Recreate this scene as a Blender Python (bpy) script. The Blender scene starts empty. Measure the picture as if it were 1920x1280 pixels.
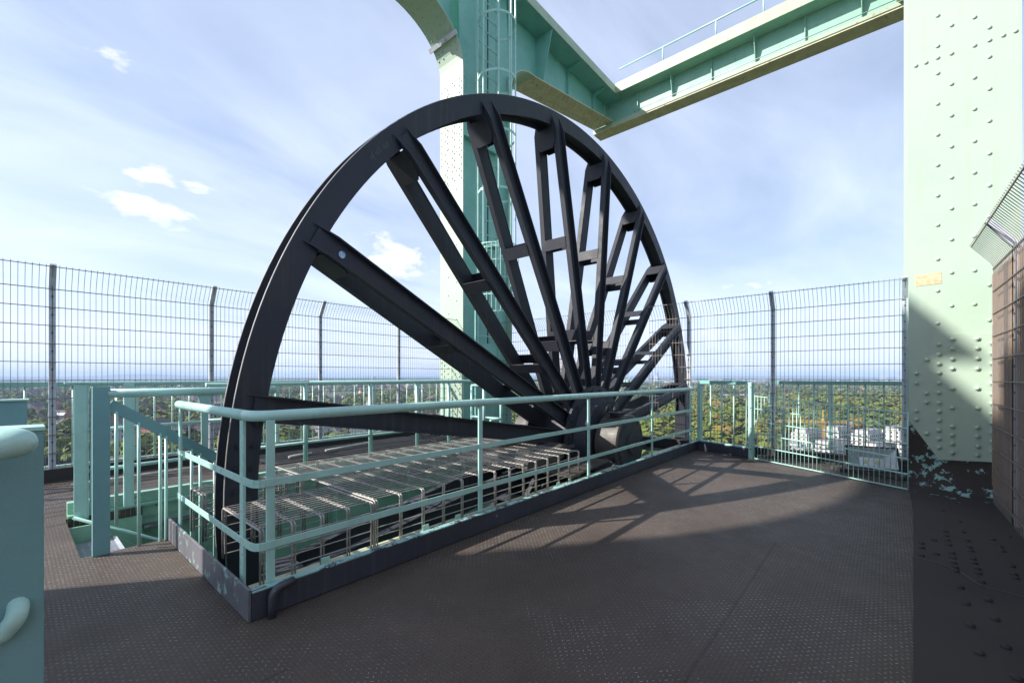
import bpy, math, random
import numpy as np
from mathutils import Vector, Matrix
R = math.radians
rnd = random.Random(7)
sc = bpy.context.scene

# ------------------------------------------------------------------ camera
# world X runs along the wheel, world Y across it; deck at z = 0, eye at z = 1
FPX, HOR = 811.0, 706.0
YAW = math.atan(700.0 / FPX)
cy_, sy_ = math.cos(YAW), math.sin(YAW)
cd = bpy.data.cameras.new('camera'); cam = bpy.data.objects.new('camera', cd)
sc.collection.objects.link(cam); sc.camera = cam
cam.location = (0, 0, 1.0)
cam.rotation_euler = (R(90), 0, YAW - R(90))
cd.sensor_width = 36; cd.lens = FPX / 1920 * 36
cd.shift_y = (HOR - 640) / 1920.0
cd.clip_start = 0.05; cd.clip_end = 60000

# ------------------------------------------------------------------ light
SX, SY = 1.13, -0.84                       # shadow displacement per metre of height
SUN = Vector((-SX, -SY, 1)).normalized()
ELEV = math.asin(SUN.z); ROT = math.atan2(SUN.x, SUN.y)
sd = bpy.data.lights.new('sun', 'SUN'); so = bpy.data.objects.new('sun', sd)
sc.collection.objects.link(so)
sd.energy = 5.0; sd.angle = R(0.6); sd.color = (1.0, 0.94, 0.85)
so.rotation_euler = SUN.to_track_quat('Z', 'Y').to_euler()
so.location = (-20, 20, 30)

w = bpy.data.worlds.new("World"); sc.world = w; w.use_nodes = True
nt = w.node_tree; nt.nodes.clear()
def N(t, nt_=None, **k):
    n = (nt_ or nt).nodes.new(t)
    for a, b in k.items(): setattr(n, a, b)
    return n
def L(a, b, nt_=None): (nt_ or nt).links.new(a, b)
def math_(op, a, b=None, c=None, nt_=None, clamp=False):
    n = N('ShaderNodeMath', nt_, operation=op); n.use_clamp = clamp
    for i, v in enumerate((a, b, c)):
        if v is None: continue
        if hasattr(v, 'is_linked') or hasattr(v, 'node'): L(v, n.inputs[i], nt_)
        else: n.inputs[i].default_value = v
    return n.outputs[0]
def ramp_(fac, stops, nt_=None, interp='LINEAR'):
    n = N('ShaderNodeValToRGB', nt_); cr = n.color_ramp; cr.interpolation = interp
    while len(cr.elements) < len(stops): cr.elements.new(0.5)
    for e, (p, c) in zip(cr.elements, stops):
        e.position = p; e.color = c if len(c) == 4 else (*c, 1)
    L(fac, n.inputs[0], nt_); return n.outputs[0]
def mix_(fac, a, b, nt_=None, mode='MIX'):
    n = N('ShaderNodeMix', nt_, data_type='RGBA', blend_type=mode)
    for s, v in ((0, fac), (6, a), (7, b)):
        if hasattr(v, 'node'): L(v, n.inputs[s], nt_)
        elif s == 0: n.inputs[s].default_value = v
        else: n.inputs[s].default_value = v if len(v) == 4 else (*v, 1)
    return n.outputs[2]
sky = N('ShaderNodeTexSky', sky_type='NISHITA', sun_disc=False, sun_elevation=ELEV, sun_rotation=ROT)
sky.air_density = 1.0; sky.dust_density = 1.0; sky.ozone_density = 1.4; sky.altitude = 100
geo = N('ShaderNodeTexCoord')
dirv = geo.outputs['Generated']
sep = N('ShaderNodeSeparateXYZ'); L(dirv, sep.inputs[0])
zc = math_('MAXIMUM', sep.outputs[2], 0.02)
px_ = math_('DIVIDE', sep.outputs[0], math_('ADD', zc, 0.12)); py_ = math_('DIVIDE', sep.outputs[1], math_('ADD', zc, 0.12))
comb = N('ShaderNodeCombineXYZ'); L(px_, comb.inputs[0]); L(py_, comb.inputs[1])
mp = N('ShaderNodeMapping'); mp.inputs['Rotation'].default_value = (0, 0, R(25)); mp.inputs['Scale'].default_value = (0.8, 1.7, 1)
L(comb.outputs[0], mp.inputs[0])
n1 = N('ShaderNodeTexNoise'); n1.inputs['Scale'].default_value = 0.8; n1.inputs['Detail'].default_value = 7; n1.inputs['Roughness'].default_value = 0.55; n1.inputs['Distortion'].default_value = 0.5
L(mp.outputs[0], n1.inputs[0])
cirrus = ramp_(n1.outputs[0], [(0.36, (0, 0, 0)), (0.70, (1, 1, 1))])
def lum(o):
    n = N('ShaderNodeRGBToBW'); L(o, n.inputs[0]); return n.outputs[0]
hor = math_('POWER', math_('SUBTRACT', 1.0, zc), 7.0)          # whiter air low down
cf = math_('MINIMUM', math_('ADD', math_('MULTIPLY', lum(cirrus), 0.44), math_('MULTIPLY_ADD', hor, 0.42, 0.30)), 0.97)
skyc = mix_(cf, sky.outputs[0], (6.15, 6.95, 8.9))
# a few small cumulus puffs, each in its own direction
n2 = N('ShaderNodeTexNoise'); n2.inputs['Scale'].default_value = 17; n2.inputs['Detail'].default_value = 9; n2.inputs['Roughness'].default_value = 0.58
mp2 = N('ShaderNodeMapping'); mp2.inputs['Scale'].default_value = (1, 1, 2.2); L(dirv, mp2.inputs[0]); L(mp2.outputs[0], n2.inputs[0])
def pdir(px, py):
    a, b = (px - 960) / FPX, (HOR - py) / FPX
    return Vector((cy_ + a * sy_, sy_ - a * cy_, b)).normalized()
tot = None
for (px, py, wx, wz, am) in ((285, 328, .035, .018, .9), (368, 347, .025, .016, .8), (265, 385, .085, .028, 1.0), (330, 405, .05, .014, .8), (215, 110, .024, .018, .78), (735, 492, .11, .05, .95), (1440, 530, .085, .018, .62), (190, 362, .04, .014, .6),
                             (15, 318, .03, .012, .6), (95, 320, .03, .02, .3), (415, 378, .02, .016, .35), (485, 402, .008, .008, .6), (1560, 560, .10, .03, .3), (1400, 615, .16, .025, .28), (110, 505, .05, .012, .45), (240, 570, .16, .014, .35), (1340, 590, .10, .018, .35)):
    d = pdir(px, py)
    h = Vector((-d.y, d.x, 0)).normalized()
    def dot(v, off):
        n = N('ShaderNodeVectorMath', operation='DOT_PRODUCT'); L(dirv, n.inputs[0]); n.inputs[1].default_value = v
        return math_('SUBTRACT', n.outputs[1], off)
    a = math_('DIVIDE', dot(h, 0.0), wx); b = math_('DIVIDE', dot(Vector((0, 0, 1)), d.z), wz)
    r2 = math_('ADD', math_('MULTIPLY', a, a), math_('MULTIPLY', b, b))
    front = math_('GREATER_THAN', dot(d, 0.0), 0.5)
    m = math_('MULTIPLY', math_('MULTIPLY', math_('EXPONENT', math_('MULTIPLY', r2, -0.8)), front), am)
    tot = m if tot is None else math_('MAXIMUM', tot, m)
cum = math_('MULTIPLY', math_('SUBTRACT', math_('ADD', tot, math_('MULTIPLY', n2.outputs[0], 2.9)), 2.05), 1.6, clamp=True)
cum = math_('MULTIPLY', cum, math_('MINIMUM', math_('MULTIPLY', tot, 4.0), 1.0))
skyc = mix_(math_('MULTIPLY', cum, 0.8), skyc, (8.8, 8.6, 8.9))
bg = N('ShaderNodeBackground'); bg.inputs[1].default_value = 0.096; L(skyc, bg.inputs[0])
wo = N('ShaderNodeOutputWorld'); L(bg.outputs[0], wo.inputs[0])

vs = sc.view_settings
vs.view_transform = 'Standard'; vs.look = 'None'; vs.gamma = 1; vs.exposure = 0.80; vs.use_curve_mapping = False
sc.cycles.max_bounces = 6; sc.cycles.volume_bounces = 0
sc.cycles.diffuse_bounces = 4

# ------------------------------------------------------------------ materials
def mat(name, base, rough=0.5, metal=0.0, vary=None, vscale=3.0, rust=0.0, rustcol=(.16, .065, .022), chip=0.0, chipcol=(.3, .5, .43), grime=0.0, bump=0.0, bscale=60, stretch=(1, 1, 1), spec=0.5, streak=0.0, streakcol=(.2, .13, .06)):
    m = bpy.data.materials.new(name); m.use_nodes = True; t = m.node_tree
    b = t.nodes['Principled BSDF']
    tc = N('ShaderNodeTexCoord', t); co = tc.outputs['Object']
    mpn = N('ShaderNodeMapping', t); mpn.inputs['Scale'].default_value = stretch; L(co, mpn.inputs[0], t); co = mpn.outputs[0]
    def noise(s, d=6, r=.55, dist=0):
        n = N('ShaderNodeTexNoise', t); n.inputs['Scale'].default_value = s; n.inputs['Detail'].default_value = d
        n.inputs['Roughness'].default_value = r; n.inputs['Distortion'].default_value = dist
        L(co, n.inputs[0], t); return n.outputs[0]
    c2 = vary or tuple(x * 0.86 for x in base)
    col = mix_(ramp_(noise(vscale), [(.35, (0, 0, 0)), (.65, (1, 1, 1))], t), base, c2, t)
    if grime:
        col = mix_(math_('MULTIPLY', ramp_(noise(vscale * 2.3, 8, .7), [(.5, (0, 0, 0)), (.75, (1, 1, 1))], t), grime, nt_=t), col, tuple(x * .45 for x in base), t)
    if rust:
        col = mix_(ramp_(noise(9, 9, .7, .4), [(.66 - rust * .2, (0, 0, 0)), (.72 - rust * .14, (1, 1, 1))], t), col, rustcol, t)
    if chip:
        col = mix_(ramp_(noise(14, 10, .75), [(.70 - chip * .25, (0, 0, 0)), (.715 - chip * .25, (1, 1, 1))], t), col, chipcol, t)
    if streak:                                            # dirt and rust that has run down the face
        m2 = N('ShaderNodeMapping', t); m2.inputs['Scale'].default_value = (16, 16, .55); L(tc.outputs['Object'], m2.inputs[0], t)
        n5 = N('ShaderNodeTexNoise', t); n5.inputs['Scale'].default_value = 1.6; n5.inputs['Detail'].default_value = 5; L(m2.outputs[0], n5.inputs[0], t)
        k5 = math_('MULTIPLY', ramp_(n5.outputs[0], [(.52, (0, 0, 0)), (.72, (1, 1, 1))], t), ramp_(noise(1.3, 3), [(.4, (0, 0, 0)), (.62, (1, 1, 1))], t), nt_=t)
        col = mix_(math_('MULTIPLY', k5, streak, nt_=t), col, streakcol, t)
    L(col, b.inputs['Base Color'], t)
    b.inputs['Roughness'].default_value = rough; b.inputs['Metallic'].default_value = metal
    b.inputs['Specular IOR Level'].default_value = spec
    rr = math_('MULTIPLY_ADD', noise(vscale * 4), .3, rough - .15, nt_=t); L(rr, b.inputs['Roughness'], t)
    if bump:
        bn = N('ShaderNodeBump', t); bn.inputs['Strength'].default_value = bump; bn.inputs['Distance'].default_value = .004
        L(noise(bscale, 4), bn.inputs['Height'], t); L(bn.outputs[0], b.inputs['Normal'], t)
    return m
M = {}
M['mint'] = mat('mint_paint', (.46, .65, .55), .42, vary=(.41, .61, .52), grime=.12, bump=.15, bscale=35, rust=.05, rustcol=(.30, .27, .16))
M['mint_col'] = mat('mint_column_paint', (.385, .495, .40), .5, vary=(.36, .47, .385), vscale=1.2, grime=.12, bump=.2, bscale=22, streak=.22, streakcol=(.30, .27, .15))
M['mint_teal'] = mat('teal_paint', (.24, .50, .44), .42, vary=(.20, .45, .40), grime=.25, bump=.2, bscale=30, rust=.12, rustcol=(.22, .16, .07))
M['mint_rail'] = mat('railing_paint', (.42, .67, .61), .30, vary=(.37, .61, .56), grime=.3, bump=.15, bscale=50, chip=.07, chipcol=(.14, .13, .11), streak=.25, streakcol=(.25, .30, .22))
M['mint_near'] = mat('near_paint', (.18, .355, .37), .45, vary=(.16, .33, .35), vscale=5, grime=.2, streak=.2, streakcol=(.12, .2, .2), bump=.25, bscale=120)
M['cream'] = mat('weathered_cream_paint', (.55, .60, .44), .55, vary=(.48, .50, .34), grime=.3, rust=.35, rustcol=(.27, .14, .05), vscale=2)
M['beamrust'] = mat('rust_streaked_mint', (.39, .48, .37), .5, vary=(.35, .43, .31), grime=.3, rust=.3, rustcol=(.33, .19, .08), vscale=2.0, streak=.6, streakcol=(.36, .22, .10))
M['under'] = mat('stained_underside', (.62, .57, .42), .6, vary=(.50, .46, .32), grime=.35, rust=.3, rustcol=(.28, .15, .06), vscale=4)
M['beam'] = mat('weathered_teal', (.27, .47, .39), .5, vary=(.22, .42, .34), grime=.3, rust=.25, rustcol=(.16, .12, .06), vscale=1.5)
M['pit'] = mat('pit_green', (.30, .52, .40), .5, vary=(.22, .42, .31), grime=.6, rust=.25, rustcol=(.1, .08, .04), vscale=2.2)
M['wheel'] = mat('wheel_anthracite', (.027, .031, .045), .56, vary=(.034, .035, .044), vscale=2, grime=.2, bump=.2, bscale=40, rust=.08, rustcol=(.075, .06, .045), spec=.3, streak=.45, streakcol=(.085, .075, .06))
M['wheel2'] = mat('weathered_steel_brown', (.075, .066, .06), .55, vary=(.05, .045, .042), rust=.4, rustcol=(.16, .08, .04), vscale=4)
M['bare'] = mat('bare_edge_steel', (.42, .40, .38), .35, metal=.6)
M['kerb'] = mat('kerb_dark_blue', (.05, .056, .078), .45, vary=(.036, .041, .056), grime=.4, streak=.5, streakcol=(.13, .13, .14), chip=.18, chipcol=(.24, .42, .40), bump=.3, bscale=18)
M['kerb_worn'] = mat('kerb_worn', (.14, .14, .16), .5, vary=(.10, .105, .12), grime=.4, chip=.5, chipcol=(.26, .40, .38), bump=.3, bscale=18)
M['kerbtop'] = mat('kerb_cap_paint', (.30, .50, .48), .4, vary=(.2, .38, .38), chip=.7, chipcol=(.05, .06, .08), rust=.12)
M['haunch'] = mat('column_base_dark', (.040, .040, .046), .45, vary=(.05, .046, .046), grime=.3, bump=.3, bscale=8, vscale=1.5)
M['galv'] = mat('galvanised_steel', (.55, .58, .64), .42, metal=.1, vary=(.45, .48, .54), vscale=14, grime=.25)
M['wire'] = mat('galvanised_wire', (.20, .19, .19), .5, metal=.3, vary=(.26, .22, .20), vscale=30, rust=.1)
M['cage'] = mat('cage_wire', (.44, .42, .40), .45, metal=.3, vary=(.29, .27, .255), vscale=25, rust=.2)
M['rust'] = mat('rusty_corrugated', (.30, .175, .085), .75, vary=(.27, .23, .19), vscale=5, grime=.3, chip=.3, chipcol=(.36, .36, .36), stretch=(1, 1, .25))
M['black'] = mat('black_rubber', (.022, .022, .026), .6, vary=(.03, .028, .028), vscale=8)
M['white'] = mat('white_pipe', (.55, .54, .48), .5, grime=.4, rust=.2)
M['lens'] = mat('floodlight_reflector', (.62, .64, .66), .25, metal=.3)
M['led'] = mat('led_chip', (.65, .60, .25), .4)
M['sticker'] = mat('faded_sign', (.55, .36, .20), .7, vary=(.66, .50, .34), vscale=40)
M['blue'] = mat('blue_sticker', (.10, .30, .55), .4, vary=(.5, .6, .7), vscale=60)
M['scuff'] = mat('scratched_mark', (.085, .09, .10), .6, vary=(.045, .047, .058), vscale=90)

# floor plate: raised tear bars, two directions, with worn tips
def floor_mat(name, base, plates=True):
    m = bpy.data.materials.new(name); m.use_nodes = True; t = m.node_tree; b = t.nodes['Principled BSDF']
    tc = N('ShaderNodeTexCoord', t); co = tc.outputs['Object']
    mpn = N('ShaderNodeMapping', t); mpn.inputs['Rotation'].default_value = (0, 0, R(45)); a = 0.0215
    mpn.inputs['Scale'].default_value = (1 / a, 1 / a, 1); L(co, mpn.inputs[0], t)
    sp = N('ShaderNodeSeparateXYZ', t); L(mpn.outputs[0], sp.inputs[0], t)
    u, v = sp.outputs[0], sp.outputs[1]
    fu = math_('SUBTRACT', math_('FRACT', u, nt_=t), .5, nt_=t); fv = math_('SUBTRACT', math_('FRACT', v, nt_=t), .5, nt_=t)
    par = math_('PINGPONG', math_('ADD', math_('FLOOR', u, nt_=t), math_('FLOOR', v, nt_=t), nt_=t), 1.0, nt_=t)
    def el(l, s_):
        x = math_('DIVIDE', l, .46, nt_=t); y = math_('DIVIDE', s_, .12, nt_=t)
        return math_('ADD', math_('MULTIPLY', x, x, nt_=t), math_('MULTIPLY', y, y, nt_=t), nt_=t)
    e1, e2 = el(fu, fv), el(fv, fu)
    e = math_('ADD', math_('MULTIPLY', e1, math_('SUBTRACT', 1.0, par, nt_=t), nt_=t), math_('MULTIPLY', e2, par, nt_=t), nt_=t)
    h = math_('MAXIMUM', math_('SUBTRACT', 1.0, e, nt_=t), 0.0, nt_=t)
    h = math_('POWER', h, .5, nt_=t)
    def noise(s, d=6, r=.55, dist=0.0):
        n = N('ShaderNodeTexNoise', t); n.inputs['Scale'].default_value = s; n.inputs['Detail'].default_value = d
        n.inputs['Roughness'].default_value = r; n.inputs['Distortion'].default_value = dist; L(co, n.inputs[0], t); return n.outputs[0]
    col = mix_(ramp_(noise(1.1, 8, .6, .6), [(.35, (0, 0, 0)), (.68, (1, 1, 1))], t), base, tuple(x * .62 for x in base), t)
    col = mix_(math_('MULTIPLY', ramp_(noise(3.2, 9, .7, .3), [(.52, (0, 0, 0)), (.7, (1, 1, 1))], t), .5, nt_=t), col, (base[0] * 1.25, base[1] * 1.22, base[2] * 1.2), t)
    col = mix_(math_('MULTIPLY', ramp_(h, [(.5, (0, 0, 0)), (.9, (1, 1, 1))], t), .45, nt_=t), col, (.15, .145, .145), t)
    # worn tips show old paint in trodden patches
    patch = ramp_(noise(.85, 6, .62, 1.0), [(.44, (.22, .22, .22)), (.55, (1, 1, 1))], t)
    wear = math_('MULTIPLY', math_('MULTIPLY', ramp_(h, [(.55, (0, 0, 0)), (.9, (1, 1, 1))], t), patch, nt_=t), ramp_(noise(26, 3), [(.42, (.15, .15, .15)), (.6, (1, 1, 1))], t), nt_=t)
    col = mix_(math_('MULTIPLY', wear, .85, nt_=t), col, (.40, .47, .48), t)
    foot = math_('MULTIPLY', math_('LESS_THAN', h, .30, nt_=t), math_('LESS_THAN', e, 2.2, nt_=t), nt_=t)     # darker ring round the foot of each bar
    col = mix_(math_('MULTIPLY', foot, .55, nt_=t), col, (.02, .018, .018), t)
    bare = ramp_(noise(2.1, 10, .72, 1.2), [(.695, (0, 0, 0)), (.71, (1, 1, 1))], t)
    col = mix_(math_('MULTIPLY', bare, .5, nt_=t), col, (.17, .16, .155), t)
    if plates:                                              # butt joints between the floor plates
        s2 = N('ShaderNodeSeparateXYZ', t); L(co, s2.inputs[0], t)
        wob = math_('MULTIPLY', math_('SUBTRACT', noise(6, 3), .5, nt_=t), .012, nt_=t)
        d1 = math_('ABSOLUTE', math_('ADD', math_('SUBTRACT', s2.outputs[1], .50, nt_=t), wob, nt_=t), nt_=t)
        d2 = math_('ABSOLUTE', math_('ADD', math_('SUBTRACT', s2.outputs[0], 3.02, nt_=t), wob, nt_=t), nt_=t)
        d3 = math_('ABSOLUTE', math_('ADD', math_('SUBTRACT', s2.outputs[1], 1.55, nt_=t), wob, nt_=t), nt_=t)
        d1 = math_('ADD', d1, math_('GREATER_THAN', s2.outputs[0], 3.02, nt_=t), nt_=t); d2 = math_('ADD', d2, math_('GREATER_THAN', s2.outputs[1], .50, nt_=t), nt_=t)
        d1 = math_('MINIMUM', d1, math_('ADD', d3, math_('GREATER_THAN', s2.outputs[0], .62, nt_=t), nt_=t), nt_=t)
        j = math_('MAXIMUM', math_('LESS_THAN', d1, .004, nt_=t), math_('LESS_THAN', d2, .002, nt_=t), nt_=t)
        col = mix_(math_('MULTIPLY', j, .42, nt_=t), col, (.016, .015, .016), t)
        h = math_('SUBTRACT', h, math_('MULTIPLY', j, 1.0, nt_=t), nt_=t)
    L(col, b.inputs['Base Color'], t)
    L(math_('MULTIPLY_ADD', noise(5, 8, .7), .35, .36, nt_=t), b.inputs['Roughness'], t)
    b.inputs['Specular IOR Level'].default_value = .2
    bn = N('ShaderNodeBump', t); bn.inputs['Strength'].default_value = 1.0; bn.inputs['Distance'].default_value = .0048
    hh = math_('ADD', h, math_('MULTIPLY', noise(90, 3), .12, nt_=t), nt_=t)
    L(hh, bn.inputs['Height'], t); L(bn.outputs[0], b.inputs['Normal'], t)
    return m
M['floor'] = floor_mat('chequer_plate', (.098, .075, .063))

# ------------------------------------------------------------------ mesh helpers
class MB:
    def __init__(s): s.v = []; s.f = []; s.sm = []
    def add(s, vs_, fs, smooth=False):
        o = len(s.v); s.v += [tuple(p) for p in vs_]
        for f in fs: s.f.append(tuple(i + o for i in f)); s.sm.append(smooth)
        return s
    def box(s, a, b):
        x0, y0, z0 = a; x1, y1, z1 = b
        x0, x1 = min(x0, x1), max(x0, x1); y0, y1 = min(y0, y1), max(y0, y1); z0, z1 = min(z0, z1), max(z0, z1)
        return s.add([(x0, y0, z0), (x1, y0, z0), (x1, y1, z0), (x0, y1, z0), (x0, y0, z1), (x1, y0, z1), (x1, y1, z1), (x0, y1, z1)],
                     [(0, 3, 2, 1), (4, 5, 6, 7), (0, 1, 5, 4), (1, 2, 6, 5), (2, 3, 7, 6), (3, 0, 4, 7)])
    def bar(s, p, q, wd, ht, up=(0, 0, 1)):
        p, q = Vector(p), Vector(q); d = (q - p).normalized(); u = Vector(up)
        sd_ = d.cross(u).normalized(); u = sd_.cross(d).normalized()
        a, b = sd_ * wd / 2, u * ht / 2
        vs_ = [p - a - b, p + a - b, p + a + b, p - a + b, q - a - b, q + a - b, q + a + b, q - a + b]
        return s.add(vs_, [(0, 3, 2, 1), (4, 5, 6, 7), (0, 1, 5, 4), (1, 2, 6, 5), (2, 3, 7, 6), (3, 0, 4, 7)])
    def tube(s, pts, r, n=8, cap=True, smooth=True):
        pts = [Vector(p) for p in pts]; o = len(s.v); m_ = len(pts); prev = None
        rr = r if isinstance(r, (list, tuple)) else [r] * m_
        for i, p in enumerate(pts):
            d = (pts[min(i + 1, m_ - 1)] - pts[max(i - 1, 0)]).normalized()
            if prev is None:
                ref = Vector((0, 0, 1)) if abs(d.z) < .9 else Vector((1, 0, 0))
                a = d.cross(ref).normalized()
            else: a = (prev - d * prev.dot(d)).normalized()
            prev = a; b = d.cross(a)
            for k in range(n):
                t = 2 * math.pi * (k + .5) / n
                s.v.append(tuple(p + a * math.cos(t) * rr[i] + b * math.sin(t) * rr[i]))
        for i in range(m_ - 1):
            for k in range(n):
                k2 = (k + 1) % n
                s.f.append((o + i * n + k, o + i * n + k2, o + (i + 1) * n + k2, o + (i + 1) * n + k)); s.sm.append(smooth and n > 4)
        if cap:
            s.f.append(tuple(o + k for k in range(n - 1, -1, -1))); s.sm.append(False)
            s.f.append(tuple(o + (m_ - 1) * n + k for k in range(n))); s.sm.append(False)
        return s
    def prism(s, poly, off):                                  # polygon of 3-D points extruded by off
        off = Vector(off); n = len(poly); o = len(s.v)
        s.v += [tuple(p) for p in poly] + [tuple(Vector(p) + off) for p in poly]
        s.f.append(tuple(o + i for i in range(n))[::-1]); s.f.append(tuple(o + n + i for i in range(n)))
        for i in range(n):
            j = (i + 1) % n; s.f.append((o + i, o + j, o + n + j, o + n + i))
        s.sm += [False] * (n + 2); return s
    def revolve_y(s, prof, cx, cz, n=128, a0=0.0, a1=2 * math.pi, smooth=True):   # prof: closed loop of (y, r), axis along Y
        o = len(s.v); m_ = len(prof); full = abs(a1 - a0 - 2 * math.pi) < 1e-6
        cnt = n if full else n + 1
        for i in range(cnt):
            t = a0 + (a1 - a0) * i / n
            for (y, r) in prof: s.v.append((cx + r * math.cos(t), y, cz + r * math.sin(t)))
        for i in range(n):
            i2 = (i + 1) % cnt
            for k in range(m_):
                k2 = (k + 1) % m_
                s.f.append((o + i * m_ + k, o + i * m_ + k2, o + i2 * m_ + k2, o + i2 * m_ + k)); s.sm.append(False)
        return s
    def dome(s, c, nrm, r, h, n=8):                           # rivet head
        c, nrm = Vector(c), Vector(nrm).normalized()
        ref = Vector((0, 0, 1)) if abs(nrm.z) < .9 else Vector((1, 0, 0))
        a = nrm.cross(ref).normalized(); b = nrm.cross(a); o = len(s.v)
        for (rr, hh) in ((1, 0), (.88, .55), (.5, .92)):
            for k in range(n):
                t = 2 * math.pi * k / n
                s.v.append(tuple(c + (a * math.cos(t) + b * math.sin(t)) * r * rr + nrm * h * hh))
        s.v.append(tuple(c + nrm * h))
        for i in range(2):
            for k in range(n):
                k2 = (k + 1) % n; s.f.append((o + i * n + k, o + i * n + k2, o + (i + 1) * n + k2, o + (i + 1) * n + k)); s.sm.append(True)
        for k in range(n): s.f.append((o + 2 * n + k, o + 2 * n + (k + 1) % n, o + 3 * n)); s.sm.append(True)
        return s
    def bolt(s, c, nrm, r, h):                                # hexagonal nut on a washer
        c, nrm = Vector(c), Vector(nrm).normalized()
        s.tube([c, c + nrm * h * .25], r * 1.35, 10, smooth=False)
        s.tube([c + nrm * h * .25, c + nrm * h], r, 6, smooth=False)
        s.tube([c + nrm * h, c + nrm * h * 1.5], r * .5, 8, smooth=False); return s
    def build(s, name, m, parent=None, bevel=0.0, label=None):
        me = bpy.data.meshes.new(name); me.from_pydata(s.v, [], s.f); me.materials.append(M[m] if isinstance(m, str) else m)
        me.polygons.foreach_set('use_smooth', s.sm); me.update()
        o = bpy.data.objects.new(name, me); sc.collection.objects.link(o)
        if parent: o.parent = parent; 
        if parent: o.matrix_parent_inverse = Matrix.Translation(-parent.location)
        if label: o['label'] = label
        if bevel:
            bm_ = o.modifiers.new('bevel', 'BEVEL'); bm_.width = bevel; bm_.segments = 2; bm_.limit_method = 'ANGLE'; bm_.angle_limit = R(40)
        return o
def build2(name, pairs, parent):                             # one mesh, a material per block
    me = bpy.data.meshes.new(name); V, Fc, mi = [], [], []
    for k, (b_, m_) in enumerate(pairs):
        o_ = len(V); V += b_.v; Fc += [tuple(i + o_ for i in f) for f in b_.f]; mi += [k] * len(b_.f); me.materials.append(M[m_])
    me.from_pydata(V, [], Fc); me.polygons.foreach_set('material_index', mi); me.update()
    o = bpy.data.objects.new(name, me); sc.collection.objects.link(o); o.parent = parent; return o
def tag(o, label, cat, group=None, kind=None):
    if label: o['label'] = label
    if cat: o['category'] = cat
    if group: o['group'] = group
    if kind: o['kind'] = kind
    return o
def thing(name, label, cat, loc=(0, 0, 0), group=None):
    o = bpy.data.objects.new(name, None); sc.collection.objects.link(o); o.location = loc; o.empty_display_size = .2
    return tag(o, label, cat, group)
def arc(c, r, a0, a1, n, ax, ay):
    c, ax, ay = Vector(c), Vector(ax), Vector(ay)
    return [c + ax * r * math.cos(a0 + (a1 - a0) * i / n) + ay * r * math.sin(a0 + (a1 - a0) * i / n) for i in range(n + 1)]

# ------------------------------------------------------------------ platform floor (a hole for the wheel pit and the stair)
PX0, PX1, PY0, PY1 = .66, 6.12, 2.03, 4.50                   # pit
NX0, NY0, NY1 = .25, 3.36, 4.346                              # stair notch on its left
fl = MB()
T = .06
for a, b in (((-7, -2.6, -T), (4.9, PY0, 0)), ((4.9, -.16, -T), (6.12, PY0, 0)), ((-7, PY0, -T), (NX0, 6.0, 0)), ((NX0, PY0, -T), (PX0, NY0, 0)), ((NX0, NY1, -T), (PX0, PY1, 0)), ((NX0, PY1, -T), (6.2, 6.0, 0))):
    fl.box(a, b)
tag(fl.build('platform_floor', 'floor'), 'dark brown chequer plate floor of the platform', None, kind='structure')

# lower structure under the deck: girders seen through the pit
und = MB()
und.box((-7, -2.7, -1.3), (6.3, -2.55, -.07)); und.box((-7, 5.93, -1.3), (6.3, 6.05, -.07)); und.box((6.2, -2.55, -1.3), (6.32, 1.9, -.07))
tag(und.build('edge_girder', 'pit'), 'green steel edge girders carrying the platform', None, kind='structure')

# rear pit girder with top flange, left girder, front inner girder
g = thing('pit_girder', 'pale green girder along the rear side of the wheel pit', 'girder', (3.4, 4.45, -.5))
b = MB(); b.box((.262, 4.40, -1.6), (6.1, 4.43, -.02)); b.box((.262, 4.345, .002), (4.9, 4.47, .018)); b.box((.67, 4.385, -.09), (6.1, 4.398, .0))
for x in (1.3, 2.2, 3.1, 4.0, 4.9): b.box((x, 4.30, -1.6), (x + .02, 4.40, -.02))
b.build('web_plate', 'pit', g)
b = MB(); b.box((.262, 4.405, .018), (4.9, 4.47, .10)); b.build('top_flange', 'pit', g, .004)
b = MB(); b.box((.67, 4.30, -.165), (6.1, 4.40, -.15)); b.build('ledge', 'kerb_worn', g)
g = thing('pit_girder', 'dark green girder along the front side of the wheel pit', 'girder', (3.4, 2.1, -.5))
b = MB(); b.box((.8, 2.30, -1.6), (4.05, 2.33, -.35)); b.build('web_plate', 'mint_teal', g)
b = MB(); b.box((.70, 2.0, .03), (6.05, 2.19, .055)); b.box((.70, 2.0, .055), (6.05, 2.02, .085)); b.build('top_flange', 'cream', g, .006, label='cream painted top flange with rust streaks')
b = MB(); b.box((.72, 2.03, -1.2), (6.05, 2.055, -.07)); b.build('outer_web', 'mint_teal', g)
for x in (1.0, 1.62, 1.88, 3.02, 3.2):
    b = MB(); b.box((x, 2.105, .056), (x + .045, 2.112, .105)); b.box((x, 2.112, .056), (x + .045, 2.14, .063)); b.build('angle_cleat', 'mint_rail', g, .003)
g = thing('pit_girder', 'green girder closing the left end of the wheel pit', 'girder', (.7, 3.4, -.5))
b = MB(); b.box((.70, 2.06, -1.6), (.73, 3.36, -.02)); b.box((.255, 3.345, -1.5), (.7, 3.357, -.062)); b.build('web_plate', 'pit', g)
b = MB(); b.box((.262, 4.325, -1.5), (.66, 4.342, -.062)); b.box((.235, 3.36, -1.5), (.248, 4.32, -.062)); b.build('side_plate', 'pit', g)
g = MB()
for y, z in ((2.5, -1.4), (3.4, -1.2), (4.0, -1.5)): g.box((.8, y, z), (6.0, y + .12, z + .25))
for x in (1.4, 2.8, 4.6): g.box((x, 2.34, -1.5), (x + .15, 4.38, -1.1))
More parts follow.
